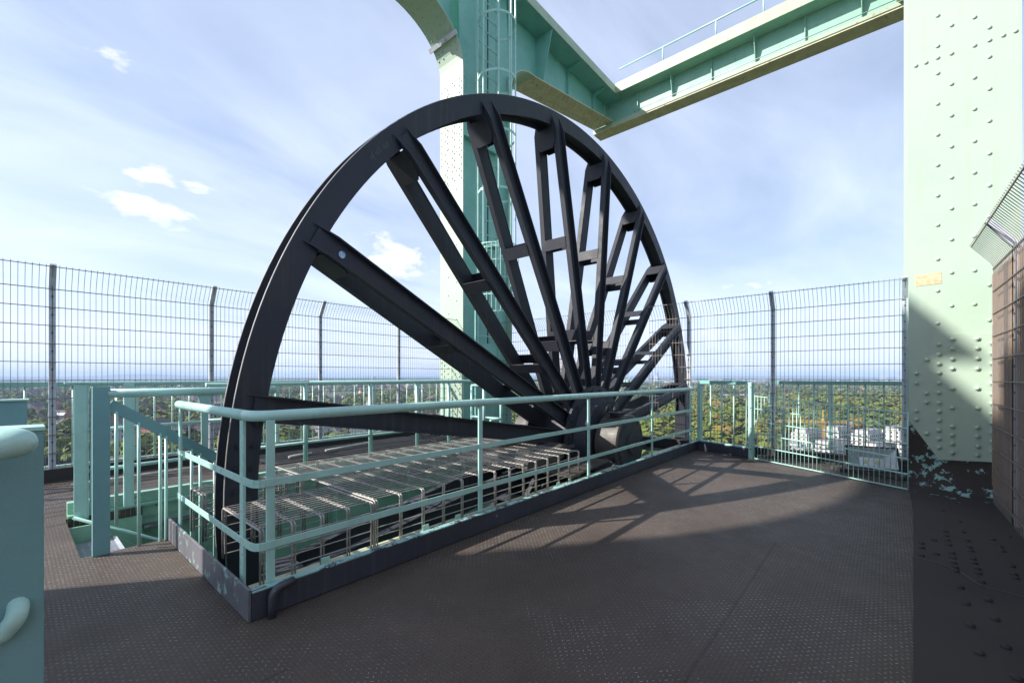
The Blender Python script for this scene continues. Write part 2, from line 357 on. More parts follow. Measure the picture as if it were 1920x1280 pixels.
tag(g.build('floor_beams', 'mint_teal'), 'dark green floor beams deep down in the wheel pit', 'beams')
g = MB(); g.box((-6.8, -2.5, -3.0), (6.1, 5.9, -2.95))
tag(g.build('lower_floor', 'kerb'), 'dark lower platform floor beneath the pit', None, kind='structure')

# stair going down in the notch
g = thing('stair', 'green steel stair going down beside the wheel pit', 'stair', (.4, 3.8, -.2))
for i in range(6):
    b = MB(); x = .27 + .20 * i; z = -.16 - .17 * i
    b.box((x, 3.40, z), (x + .22, 3.403, z + .03)); b.box((x, 4.13, z), (x + .22, 4.133, z + .03))
    for k in range(26): b.box((x, 3.41 + .028 * k, z + .004), (x + .2, 3.416 + .028 * k, z + .028))
    for k in range(6): b.box((x + .036 * k, 3.404, z + .01), (x + .036 * k + .005, 4.129, z + .024))
    b.box((x + .2, 3.40, z), (x + .22, 4.13, z + .034)); b.build('tread', 'galv', g)
for y in (3.385, 4.15):
    b = MB(); b.prism([(.25, y, -.02), (.36, y, -.02), (1.6, y, -1.1), (1.6, y, -1.32), (.25, y, -.16)], (0, .012, 0)); b.build('stringer', 'pit', g)

# kerbs round the pit
g = thing('kerb', 'dark blue kerb strip with chipped mint cap along the front of the pit', 'kerb', (3.4, 2.0, 0))
b = MB(); b.box((.70, 1.955, .002), (6.18, 1.985, .115)); b.build('upstand', 'kerb', g, .006)
b = MB(); b.box((.642, 1.950, .115), (6.18, 1.990, .124)); b.build('cap', 'kerbtop', g, .003)
b = MB(); b.tube([(.71, 1.93, .0), (.71, 1.93, .06)] + arc((.755, 1.93, .075), .045, math.pi, math.pi / 2, 6, (1, 0, 0), (0, 0, 1)) + [(.80, 1.945, .12)], .017, 10); b.build('drain_pipe', 'kerb', g)
g = thing('kerb', 'worn grey kerb plate on the short left end of the pit', 'kerb', (.65, 2.6, 0))
b = MB(); b.box((.628, 1.955, .002), (.640, 3.35, .135)); b.build('upstand', 'kerb_worn', g, .003)
b = MB(); b.box((.641, 1.955, .002), (.70, 1.967, .125)); b.build('corner_plate', 'kerb', g, .003)
g = thing('kerb', 'dark kerb plate on the far right edge of the platform', 'kerb', (6.15, 1.5, 0))
b = MB(); b.prism([(6.17, 1.95, .002), (5.92, 1.27, .002), (5.96, 1.25, .002), (6.20, 1.93, .002)], (0, 0, .115)); b.build('upstand', 'kerb', g, .004)
b = MB(); b.prism([(6.165, 1.955, .117), (5.915, 1.265, .117), (5.97, 1.25, .117), (6.215, 1.935, .117)], (0, 0, .010)); b.build('cap', 'kerbtop', g)
g = thing('kerb', 'black kerb under the mesh fence behind the rear walkway', 'kerb', (2, 6.05, 0))
b = MB(); b.box((-7, 6.0, -.05), (6.2, 6.09, .12)); b.build('upstand', 'black', g, .004)
g = thing('kerb', 'black trough edge behind the mesh gate under the floodlight', 'kerb', (6.25, .5, 0))
b = MB(); b.box((6.22, -.6, -.05), (6.34, 6.0, .10)); b.box((6.12, -.16, -.12), (6.22, 1.95, .02)); b.build('upstand', 'black', g, .004)

# ------------------------------------------------------------------ railings
def post(b, x, y, z0, z1, wx=.045, wy=.012): b.box((x - wx / 2, y - wy / 2, z0), (x + wx / 2, y + wy / 2, z1))
RT = .832
g = thing('guard_railing', 'mint pipe railing with two mid rails along the front of the wheel pit', 'railing', (3.4, 1.99, .12))
fy = 1.99
for x in (.725, 1.99, 3.345, 4.72, 5.98):
    b = MB(); b.box((x - .017, fy - .006, .125), (x + .017, fy + .006, RT - .018)); b.build('post', 'mint_rail', g, .002)
b = MB(); b.tube([(.668, 2.11, RT)] + arc((.748, 2.08, RT), .08, math.pi, 1.5 * math.pi, 6, (1, 0, 0), (0, 1, 0)) + [(.86, 1.995, RT), (3, fy, RT), (6.10, fy, RT)], .0235, 14); b.build('top_rail', 'mint_rail', g)
for z in (.285, .55):
    b = MB(); b.box((.74, fy - .011, z - .016), (6.10, fy - .006, z + .016)); b.build('mid_rail', 'mint_rail', g, .0015)
    b = MB(); p = [(.6585, 2.12, z), (.659, 2.03, z), (.666, 2.0, z), (.682, 1.985, z), (.70, 1.981, z), (.742, 1.981, z)]
    for i in range(5): b.bar(p[i], p[i + 1], .006, .032)
    b.build('bent_strap', 'mint_rail', g)
b = MB(); b.tube([(5.98, 1.985, .855), (6.08, 2.02, .855)], .016, 8); b.build('end_stub', 'mint_rail', g)
g = thing('guard_railing', 'short mint pipe railing across the left end of the wheel pit', 'railing', (.66, 2.7, .12))
for y in (2.145, 3.22):
    b = MB(); b.box((.662, y - .022, .02), (.674, y + .022, RT - .018)); b.build('post', 'mint_rail', g, .002)
b = MB(); b.tube([(.668, 3.25, RT), (.668, 2.111, RT)], .0235, 14); b.dome((.668, 3.25, RT), (0, 1, 0), .0235, .02, 10); b.build('top_rail', 'mint_rail', g)
for z in (.285, .55):
    b = MB(); b.box((.656, 2.12, z - .016), (.661, 3.24, z + .016)); b.build('mid_rail', 'mint_rail', g, .0015)

g = thing('guard_railing', 'mint pipe railing with round posts along the rear of the pit', 'railing', (3, 4.45, .1))
ry = 4.445
for x in (1.95, 2.68, 3.33, 3.85, 4.52):
    b = MB(); b.tube([(x, ry, .10), (x, ry, .93)], .023, 10); b.build('post', 'mint_rail', g)
b = MB(); b.tube([(1.1, ry, .935), (4.50, ry, .935), (4.58, ry, .92), (4.60, ry, .85)], .024, 12); b.build('top_rail', 'mint_rail', g)
for z in (.335, .62):
    b = MB(); b.tube([(1.1, ry, z), (4.60, ry, z)], .014, 8); b.build('mid_rail', 'mint_rail', g)
g = thing('guard_railing', 'short mint side railing beyond the far end of the rear walkway', 'railing', (5, 4.7, .1))
for y in (4.5, 5.15):
    b = MB(); b.tube([(4.95, y, .0), (4.95, y, .86)], .02, 8); b.build('post', 'mint_rail', g)
for z in (.35, .6, .86):
    b = MB(); b.tube([(4.66, 4.45, z), (4.95, 4.5, z), (4.95, 5.15, z)], .018, 8); b.build('rail', 'mint_rail', g)

# stair railing: two stout posts, a flat top bar, a pipe and a sloping bar with thin balusters
g = thing('stair_railing', 'mint stair railing with stout posts and sloping bar at the notch', 'railing', (.35, 3.4, 0))
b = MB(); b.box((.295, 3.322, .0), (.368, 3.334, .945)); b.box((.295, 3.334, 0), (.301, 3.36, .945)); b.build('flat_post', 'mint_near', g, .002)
b = MB(); b.box((.285, 4.26, 0), (.352, 4.27, .95)); b.box((.352, 4.26, 0), (.360, 4.32, .95)); b.build('angle_post', 'mint_rail', g, .003)
b = MB(); b.box((.24, 4.25, .95), (1.9, 4.33, .962)); b.build('top_bar', 'mint_rail', g, .002)
b = MB(); b.tube([(.36, 3.345, .905), (1.25, 3.345, .905)], .026, 12); b.build('pipe_rail', 'mint_rail', g)
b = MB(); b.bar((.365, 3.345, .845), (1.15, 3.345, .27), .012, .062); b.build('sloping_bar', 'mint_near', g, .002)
b = MB(); b.prism([(.78, 3.34, .89), (.86, 3.34, .89), (.842, 3.34, .80), (.838, 3.34, .42), (.805, 3.34, .42), (.802, 3.34, .80)], (0, .01, 0)); b.build('flared_post', 'mint_rail', g)
for x, zb in ((.396, .15), (.495, .0), (.595, -.42), (.6235, -.42), (.7525, -.5), (.798, -.5), (.877, -.5), (.90, -.5)):
    zt = .845 - .732 * (x - .365) - .02
    b = MB(); b.tube([(x, 3.345, zb), (x, 3.345, zt)], .0085, 6); b.build('baluster', 'mint_rail', g)
b = MB(); b.box((.555, 4.235, .04), (.60, 4.245, .95)); b.box((.545, 4.235, .04), (.556, 4.29, .95)); b.build('angle_post', 'mint_rail', g, .002)
for z in (.33, .62):
    b = MB(); b.tube([(.36, 4.29, z), (1.1, 4.36, z)], .014, 8); b.build('mid_rail', 'mint_rail', g)
b = MB(); b.tube([(.28, 4.24, .03), (1.1, 4.1, -.45)], .012, 8); b.build('low_rail', 'mint_rail', g)
for x in (.37, .50):
    b = MB(); b.tube([(x, 4.27, .03), (x + .01, 4.27, .94)], .007, 6); b.build('baluster', 'mint_rail', g)

# outer balustrade outside the mesh fence
def balustrade(p, q, label, z0=.12, step=.16):
    p, q = Vector(p), Vector(q); L_ = (q - p).length; d = (q - p) / L_; n = max(2, int(L_ / step))
    nn = Vector((-d.y, d.x, 0))
    g = thing('balustrade', label, 'balustrade', (p + q) / 2, 'outer balustrade of thin bars round the platform')
    b = MB(); b.bar(p + Vector((0, 0, .925)), q + Vector((0, 0, .925)), .05, .045); b.build('top_rail', 'mint_teal', g, .004)
    b = MB(); b.bar(p + Vector((0, 0, z0)), q + Vector((0, 0, z0)), .03, .012); b.build('bottom_rail', 'mint_rail', g)
    for i in range(n + 1):
        c = p + d * L_ * i / n
        big = (i % 9 == 4)
        b = MB()
        if big: b.bar(c + Vector((0, 0, z0)), c + Vector((0, 0, .90)), .045, .05, up=nn)
        else: b.tube([c + Vector((0, 0, z0)), c + Vector((0, 0, .91))], .0085, 6)
        b.build('stout_post' if big else 'baluster', 'mint_rail', g)
balustrade((-1.2, 6.20, 0), (6.2, 6.20, 0), 'mint balustrade of thin bars behind the far mesh fence')
balustrade((6.47, -.15, 0), (6.47, 1.15, 0), 'mint balustrade of thin bars behind the mesh gate')
balustrade((5.94, 1.30, 0), (6.19, 1.93, 0), 'short mint balustrade between the gate post and railing end', .13, .155)
balustrade((6.47, 3.1, 0), (6.47, 6.0, 0), 'mint balustrade of thin bars beyond the wheel hub')

# ------------------------------------------------------------------ mesh fences
def fence(p, q, posts, inward, name_label, z0=.10, slot=None, zb=1.86, zt=2.05, lean=.13):
    p, q, inw = Vector(p), Vector(q), Vector(inward)
    L_ = (q - p).length; d = (q - p) / L_
    g = thing('mesh_fence', name_label, 'fence', (p + q) / 2)
    up = Vector((0, 0, 1))
    for t in posts:
        c = p + d * t - inw * .03
        b = MB(); b.bar(c + up * z0, c + up * zb, .048, .04, up=d.cross(up)); b.bar(c + up * (zb - .01), c + up * (zt + .01) + inw * (lean + .01), .048, .036, up=inw + up * .2)
        po = b.build('post', 'galv', g, .002)
        b = MB()
        for k in range(11):
            z = zb - .09 - .175 * k
            if z < z0 + .03: break
            b.tube([c + inw * .018 + up * z, c + inw * .027 + up * z], .008, 6)
        b.build('bolt_row', 'black', po)
    ts = [0.0] + [t for t in posts if 0.02 < t < L_ - .02] + [L_]
    pitch = .0433
    for a, e in zip(ts[:-1], ts[1:]):
        if e - a < .05: continue
        b = MB(); n = int(round((e - a) / pitch)); r = .0027
        for i in range(n + 1):
            c = p + d * (a + (e - a) * i / n)
            if slot and slot[0] < (c - Vector((0, 0, 0))).y < slot[1]: continue
            b.tube([c + up * z0, c + up * zb, c + up * (zb + .03) + inw * .012, c + up * zt + inw * lean], r, 4, False)
        k = 0
        segs = [(a, e)]
        if slot:
            y0, y1 = slot; sa, se = (y0 - p.y) / d.y, (y1 - p.y) / d.y
            if sa > se: sa, se = se, sa
            if sa > a and se < e: segs = [(a, sa), (se, e)]
        for (sa, se) in segs:
            z = zb - .02
            while z > z0:
                for off in (-.005, .005):
                    b.bar(p + d * sa + up * z + inw * off, p + d * se + up * z + inw * off, .004, .0065)
                z -= .175
            b.bar(p + d * sa + up * (zt - .015) + inw * (lean - .01), p + d * se + up * (zt - .015) + inw * (lean - .01), .007, .007)
        b.build('mesh_panel', 'wire', g)
    return g
fence((-6.3, 6.05, 0), (6.3, 6.05, 0), [1.35, 2.65, 3.95, 5.25, 6.56, 7.86, 9.17, 10.48, 12.6], (0, -1, 0), 'tall grey wire mesh fence with bent top along the far side')
fence((6.3, 6.05, 0), (6.3, -.16, 0), [1.74, 3.925, 4.97, 6.21], (-1, 0, 0), 'tall grey wire mesh fence behind the wheel, right of the hub', slot=(2.70, 3.02))
fence((5.02, -.64, 0), (-1.0, -.64, 0), [.67, 1.97, 3.27, 4.57], (0, 1, 0), 'wire mesh fence with rusty backing at the right edge', z0=.0)
g = MB()
n = 260
for i in range(n):
    x = 5.30 - 6.24 * i / n; dx = 6.24 / n
    y0 = -.672 + (.008 if i % 2 else -.008); y1 = -.672 + (-.008 if i % 2 else .008)
    g.prism([(x, y0, .02), (x - dx, y1, .02), (x - dx, y1 - .004, .02), (x, y0 - .004, .02)], (0, 0, 1.82))
tag(g.build('rusty_sheet', 'rust'), 'rusty brown corrugated metal sheet behind the right mesh fence', 'metal sheet')

# low gate panel at the far right of the deck, standing skew
g = thing('mesh_gate', 'low mint double rod mesh gate standing skew before the floodlight', 'gate', (5.5, .55, 0))
A, B = Vector((5.90, 1.24, 0)), Vector((5.135, -.15, 0)); d = (B - A).normalized(); Lg = (B - A).length
b = MB(); b.bar(A + Vector((0, 0, .0)), A + Vector((0, 0, .93)), .045, .045, up=(d.y, -d.x, 0)); gp = b.build('post', 'mint_rail', g, .003)
b = MB()
for k in range(4): b.tube([A + Vector((-.024, -.0, .12 + .25 * k)), A + Vector((-.03, 0, .12 + .25 * k))], .008, 6)
b.build('bolt_row', 'black', gp)
b = MB(); A2 = A + d * .05
for i in range(36):
    c = A2 + d * (Lg - .05) * i / 35; b.tube([c + Vector((0, 0, .01)), c + Vector((0, 0, .775 - .08 * i / 35))], .0042, 6, True)
nn = Vector((d.y, -d.x, 0)) * .006
for k in range(6):
    z0_, z1_ = .015 + .15 * k, .015 + .133 * k
    for s_ in (-1, 1): b.bar(A2 + nn * s_ + Vector((0, 0, z0_)), B + nn * s_ + Vector((0, 0, z1_)), .004, .009)
b.build('mesh_panel', 'mint_rail', g)

# floodlight between gate and fence
FB = Vector((5.78, .10, .0))
g = thing('floodlight', 'black framed floodlight with silver reflector lying behind the mesh gate', 'floodlight', FB)
fw = Vector((-.86, -.10, .52)).normalized(); sdv = Vector((0.18, -1, 0)).normalized(); upv = sdv.cross(fw).normalized()
if upv.z < 0: upv = -upv
cF = FB + Vector((0, 0, .17))
def fp(a_, b_, c_): return cF + sdv * a_ + upv * b_ + fw * c_
b = MB(); hw, hh_ = .215, .125
o1 = [fp(-hw, -hh_, .0), fp(hw, -hh_, .0), fp(hw, hh_, .0), fp(-hw, hh_, .0)]; i1 = [fp(-hw + .02, -hh_ + .015, .0), fp(hw - .02, -hh_ + .015, .0), fp(hw - .02, hh_ - .015, .0), fp(-hw + .02, hh_ - .015, .0)]
k1 = [fp(-hw + .03, -hh_ + .03, -.09), fp(hw - .03, -hh_ + .03, -.09), fp(hw - .03, hh_ - .03, -.09), fp(-hw + .03, hh_ - .03, -.09)]
fs = []
for i in range(4):
    j = (i + 1) % 4; fs += [(i, j, 4 + j, 4 + i), (j, i, 8 + i, 8 + j)]
fs.append((8, 9, 10, 11)); b.add(o1 + i1 + k1, fs); b.build('housing', 'black', g)
b = MB(); i2 = [fp(-hw + .02, -hh_ + .015, -.001), fp(hw - .02, -hh_ + .015, -.001), fp(hw - .02, hh_ - .015, -.001), fp(-hw + .02, hh_ - .015, -.001)]
k2 = [fp(-.10, -.055, -.075), fp(.10, -.055, -.075), fp(.10, .03, -.075), fp(-.10, .03, -.075)]
b.add(i2 + k2, [(0, 1, 5, 4), (1, 2, 6, 5), (2, 3, 7, 6), (3, 0, 4, 7), (4, 5, 6, 7)]); rf = b.build('reflector', 'lens', g)
for sx in (-.045, .045):
    b = MB(); b.bar(fp(sx - .018, -.02, -.070), fp(sx + .018, -.02, -.070), .004, .03, up=upv); b.build('led_chip', 'led', rf)
b = MB(); b.bar(fp(-.25, -.03, -.03), fp(-.25, -.2, -.03), .03, .006, up=sdv); b.bar(fp(.25, -.03, -.03), fp(.25, -.2, -.03), .03, .006, up=sdv); b.bar(fp(-.25, -.2, -.03), fp(.25, -.2, -.03), .03, .006, up=fw); b.build('bracket', 'black', g)
g = MB(); g.bar((5.86, .42, .02), (5.70, -.16, .02), .20, .03)
tag(g.build('ledge_plate', 'wheel2'), 'dark steel ledge plate under the floodlight', 'plate')

# ------------------------------------------------------------------ sheave wheel
CX, CZ, R1, R0 = 4.50, .255, 3.73, 3.56
YN, YF = 2.77, 2.95
wheel = thing('winding_wheel', 'huge dark spoked winding wheel standing in its pit', 'wheel', (CX, 2.86, CZ))
b = MB(); b.revolve_y([(YN, R1 - .004), (YN + .018, R1 - .004), (YN + .028, R1 - .10), (YF - .028, R1 - .10), (YF - .018, R1 - .004), (YF, R1 - .004), (YF, R0), (YF - .02, R0), (YF - .03, R0 + .045), (YN + .03, R0 + .045), (YN + .02, R0), (YN, R0)], CX, CZ, 220)
rim = b.build('rim', 'wheel', wheel)
b = MB()
for y0, y1 in ((YN + .002, YN + .016), (YF - .016, YF - .002)):
    b.revolve_y([(y0, R1 - .003), (y0, R1), (y1, R1), (y1, R1 - .003)], CX, CZ, 220)
b.build('rim_edge', 'bare', rim)
HR = .30
def rad(a, r, y, t=0.0):
    ca, sa = math.cos(a), math.sin(a)
    return Vector((CX + ca * r - sa * t, y, CZ + sa * r + ca * t))
def plate(b, pts, th):                                        # quad plate thickened along its normal
    pts = [Vector(p) for p in pts]; n_ = (pts[1] - pts[0]).cross(pts[2] - pts[0]).normalized() * th
    b.prism([p - n_ / 2 for p in pts], n_)
H2 = .071
def ych(r, side):                                             # y of the channel web at radius r
    t = (r - .45) / (R0 - .45); return (2.66 + (YN - .004 - 2.66) * t) if side < 0 else (3.06 + (YF + .004 - 3.06) * t)
for i in range(20):
    a = R(171 - 18 * i)
    for side in (-1, 1):
        b = MB(); r0, r1 = .42, R0 + .07
        yb, yt = ych(r0, side), ych(r1, side)
        yt = YN - .012 if side < 0 else YF + .012
        plate(b, [rad(a, r0, yb, -H2), rad(a, r1, yt, -H2), rad(a, r1, yt, H2), rad(a, r0, yb, H2)], .009)
        for t in (-H2, H2):
            fo = .056 * side
            pts = [rad(a, r0, yb, t), rad(a, r1 - .14, ych(r1 - .14, side), t), rad(a, r1 + .04, yt, t), rad(a, r1 - .12, ych(r1 - .14, side) + fo, t), rad(a, r0, yb + fo, t)]
            off = rad(a, 0, 0, .010) - rad(a, 0, 0, 0)
            b.prism([p - off / 2 for p in pts], off)
        spk = b.build('spoke', 'wheel', wheel)
        if side < 0:
            for r in (1.25, 2.3):                             # battens tying near and far channel
                for t in (-H2 - .006, H2 + .006):
                    b = MB(); y0, y1 = ych(r, -1) - .01, ych(r, 1) + .01
                    plate(b, [rad(a, r - .06, y0, t), rad(a, r + .06, y0, t), rad(a, r + .06, y1, t), rad(a, r - .06, y1, t)], .010)
                    b.build('batten', 'wheel', spk)
            for t in (-H2 - .004, H2 + .004):                 # rounded gusset at the rim
                b = MB(); y0, y1 = YN - .02, YF + .02
                prof = [(R0 - .02, y0), (R0 - .02, y1), (R0 - .19, y1 + .01), (R0 - .24, y1 - .03), (R0 - .24, y0 + .03), (R0 - .19, y0 - .01)]
                off = rad(a, 0, 0, .008) - rad(a, 0, 0, 0)
                b.prism([rad(a, r, y, t) for r, y in prof], off); b.build('gusset', 'wheel', spk)
b = MB()
for y0, y1, r in ((2.575, 2.605, .64), (3.12, 3.15, .64)):
    b.revolve_y([(y0, .10), (y0, r), (y1, r), (y1, .10)], CX, CZ, 64)
b.revolve_y([(2.606, .10), (2.606, .40), (3.119, .40), (3.119, .10)], CX, CZ, 48)
b.revolve_y([(2.45, .10), (2.45, .46), (2.574, .50), (2.574, .10)], CX, CZ, 48)
for k in range(20):
    a = R(9 + 18 * k); b.tube([rad(a, .58, 2.56), rad(a, .58, 2.575)], .018, 6, smooth=False)
b.build('hub', 'wheel', wheel)
b = MB(); b.tube([(CX, 2.1, CZ), (CX, 3.6, CZ)], .11, 20); b.build('axle', 'wheel', wheel)
b = MB(); c = rad(R(153), R0 - .13, 2.746, 0); b.tube([c, c + Vector((0, -.004, 0))], .024, 16); b.build('round_sticker', 'blue', wheel, label='small round blue sticker')
b = MB()                                                      # paper worn mark on the rim face
for k in range(26):
    a = R(141.0 - .135 * k); h1 = .012 + .014 * rnd.random(); o_ = (rnd.random() - .5) * .012
    r_ = 3.645 + o_
    pts = [rad(a, r_ - h1, YN - .0015), rad(a, r_ + h1, YN - .0015), rad(a - R(.09), r_ + h1 * .8, YN - .0015), rad(a - R(.09), r_ - h1, YN - .0015)]
    if rnd.random() < .85: b.prism(pts, (0, -.001, 0))
b.build('worn_mark', 'scuff', wheel)
for a0 in (-6, 39, 186):                                      # splice plates and bolts on the rim
    b = MB(); b.revolve_y([(YN - .004, R0 - .012), (YN - .004, R0 + .001), (YF + .004, R0 + .001), (YF + .004, R0 - .012)], CX, CZ, 8, R(a0), R(a0 + 7)); b.build('splice_plate', 'wheel', rim)
for k in range(5):
    for r_ in (3.60, 3.68):
        b = MB(); c = rad(R(172.5 + 2.0 * k), r_, YN); b.bolt(c, (0, -1, 0), .014, .016); b.build('bolt', 'wheel', rim)

# bearings
def bearing(y0, y1, front, label):
    g = thing('bearing_housing', label, 'bearing', (CX, (y0 + y1) / 2, -.3), 'bearing blocks of the wheel axle')
    b = MB(); b.revolve_y([(y0, .02), (y0, .30), (y0 + .02, .325), (y0 + .05, .325), (y0 + .055, .31), (y1, .31), (y1, .02)], CX, CZ, 64)
    bo = b.build('housing', 'wheel2', g)
    b = MB(); yy = y0 if front else y1; sgn = -1 if front else 1
    b.revolve_y(sorted([(yy + sgn * .012, .004), (yy + sgn * .012, .29), (yy, .31), (yy, .004)]) if False else [(yy + sgn * .012, .004), (yy + sgn * .012, .29), (yy + sgn * .001, .31), (yy + sgn * .001, .004)], CX, CZ, 56)
    for k in range(14):
        a = R(25 * k + 5); c = Vector((CX + .265 * math.cos(a), yy + sgn * .012, CZ + .265 * math.sin(a))); b.tube([c, c + Vector((0, sgn * .008, 0))], .011, 6, smooth=False)
    b.build('end_cover', 'wheel', g)
    b = MB(); zb_ = -.55
    b.prism([(CX - .36, y0 + .06, -.02), (CX - .46, y0 + .06, -.22), (CX - .50, y0 + .06, zb_), (CX + .50, y0 + .06, zb_), (CX + .46, y0 + .06, -.22), (CX + .36, y0 + .06, -.02), (CX + .30, y0 + .06, .10), (CX - .30, y0 + .06, .10)], (0, y1 - y0 - .08, 0))
    b.box((CX - .50, y0 + .03, -.16), (CX - .29, y1 - .02, .02)); b.box((CX + .29, y0 + .03, -.16), (CX + .50, y1 - .02, .02))
    b.build('pedestal', 'wheel', g, .008)
    b = MB(); b.box((CX - .11, y0 + .10, CZ + .300), (CX + .11, y1 - .08, CZ + .335)); b.box((CX - .15, y0 + .08, CZ + .335), (CX + .15, y1 - .06, CZ + .348)); b.build('lid', 'wheel', g, .003)
    b = MB(); b.tube([(CX - .03, y0 + .18, CZ + .348), (CX - .03, y0 + .18, CZ + .40)], .035, 10)
    b.tube([(CX - .10, y0 + .24, CZ + .348), (CX - .10, y0 + .24, CZ + .44)], .02, 8); b.dome((CX - .03, y0 + .18, CZ + .40), (0, 0, 1), .04, .03, 10); b.build('oil_cup', 'wheel', g)
    b = MB(); b.tube([(CX - .43, y0 + .02, .03), (CX - .40, y0 + .01, .07), (CX - .36, y0 + .02, .08), (CX - .34, y0 + .03, .04), (CX - .36, y0 + .03, -.02)], .014, 8); b.build('lifting_eye', 'bare', g)
bearing(2.14, 2.42, True, 'near bearing block with round end cover beside the railing')
bearing(3.32, 3.60, False, 'rear bearing block half hidden behind the wheel hub')
g = MB()
g.bar((3.2, 2.22, .12), (4.0, 2.3, .14), .30, .02); g.bar((3.3, 3.0, .10), (3.75, 2.40, .30), .12, .015)
g.prism([(3.05, 2.4, .16), (3.55, 2.4, .20), (3.62, 2.4, .33), (3.3, 2.4, .30)], (0, 1.0, 0))
tag(g.build('guide_plate', 'wheel2'), 'rusty brown guide plates between cage and hub', 'guide plates')

# ------------------------------------------------------------------ wire cage over the lower wheel
def cage(x0, x1, y0, y1, zt, zb0, label, nx, near=True, pitch=.042):
    g = thing('wire_cage', label, 'cage', ((x0 + x1) / 2, (y0 + y1) / 2, zb0), 'wire guard cages over the wheel pit')
    b = MB()
    for i in range(nx + 1):
        x = x0 + (x1 - x0) * i / nx
        p = ([(x, y0, zb0), (x, y0, zt - .014), (x, y0 + .004, zt - .004), (x, y0 + .014, zt)] if near else [(x, y0, zt)]) + [(x, y1 - .014, zt), (x, y1, zt - .014), (x, y1, zb0)]
        b.tube(p, .0055, 6); b.tube([(q_[0] + .014, q_[1], q_[2]) for q_ in p], .0045, 6)
    b.build('hoops', 'cage', g)
    b = MB(); n = int((y1 - y0) / pitch)
    for k in range(n + 1):
        y = y0 + .02 + (y1 - y0 - .04) * k / n; b.tube([(x0, y, zt + .006), (x1, y, zt + .006)], .0027, 5, False)
    b.build('top_wires', 'cage', g)
    b = MB(); z = zt - .05
    while z > zb0:
        b.tube([(x0, y0 - .005, z), (x1, y0 - .005, z)], .0032, 5, False); z -= .05
    b.build('front_wires', 'cage', g); b = MB(); z = zt - .05
    while z > zb0: b.tube([(x0, y1 + .005, z), (x1, y1 + .005, z)], .0032, 5, False); z -= .05
    b.build('rear_wires', 'cage', g)
cage(.74, 1.30, 2.15, 2.68, .30, .03, 'small wire cage left end before the wheel rim, nearest the corner', 4)
cage(.74, 1.30, 3.04, 3.30, .30, .03, 'narrow wire cage strip just behind the wheel rim by the stair', 4)
cage(1.325, 3.43, 2.15, 3.55, .31, .03, 'long wire cage over the pit between rim and hub', 13)
b = MB(); b.tube([(.80, 3.02, .22), (.86, 2.98, .25), (.90, 2.93, .22), (.92, 2.90, .10), (.92, 2.90, -.5)], .028, 10)
tag(b.build('bent_hose', 'kerb'), 'bent dark hose rising at the left end of the pit', 'hose')

# ------------------------------------------------------------------ headframe columns and girders
XC0, XC1 = 5.33, 6.69
def haunch(x0, sgn, z0=6.62, rx=1.2, rz=.88, n=14):          # curve of the flange from vertical to level
    pts = []
    for i in range(n + 1):
        t = math.pi / 2 * i / n
        pts.append((x0 + sgn * rx * (1 - math.cos(t)), z0 + rz * math.sin(t)))
    return pts
def strip(b, pts, y0, y1, th, nx):                            # plate following (x,z) points, y0..y1, thickened by th
    n = len(pts); inn = []
    for i, (x, z) in enumerate(pts):
        a = Vector(pts[min(i + 1, n - 1)]) - Vector(pts[max(i - 1, 0)]); a.normalize(); nr = Vector((-a.y, a.x)) * th * nx
        inn.append((x + nr.x, z + nr.y))
    def quad_row(fa, fb, smooth):
        o = len(b.v)
        for i in range(n): b.v.append(fa(i)); b.v.append(fb(i))
        for i in range(n - 1): b.f.append((o + 2 * i, o + 2 * i + 1, o + 2 * i + 3, o + 2 * i + 2)); b.sm.append(False)
    P_ = lambda q_, y: (lambda i: (q_[i][0], y, q_[i][1]))
    quad_row(P_(pts, y0), P_(pts, y1), True); quad_row(P_(inn, y1), P_(inn, y0), True)
    quad_row(P_(inn, y0), P_(pts, y0), False); quad_row(P_(pts, y1), P_(inn, y1), False)
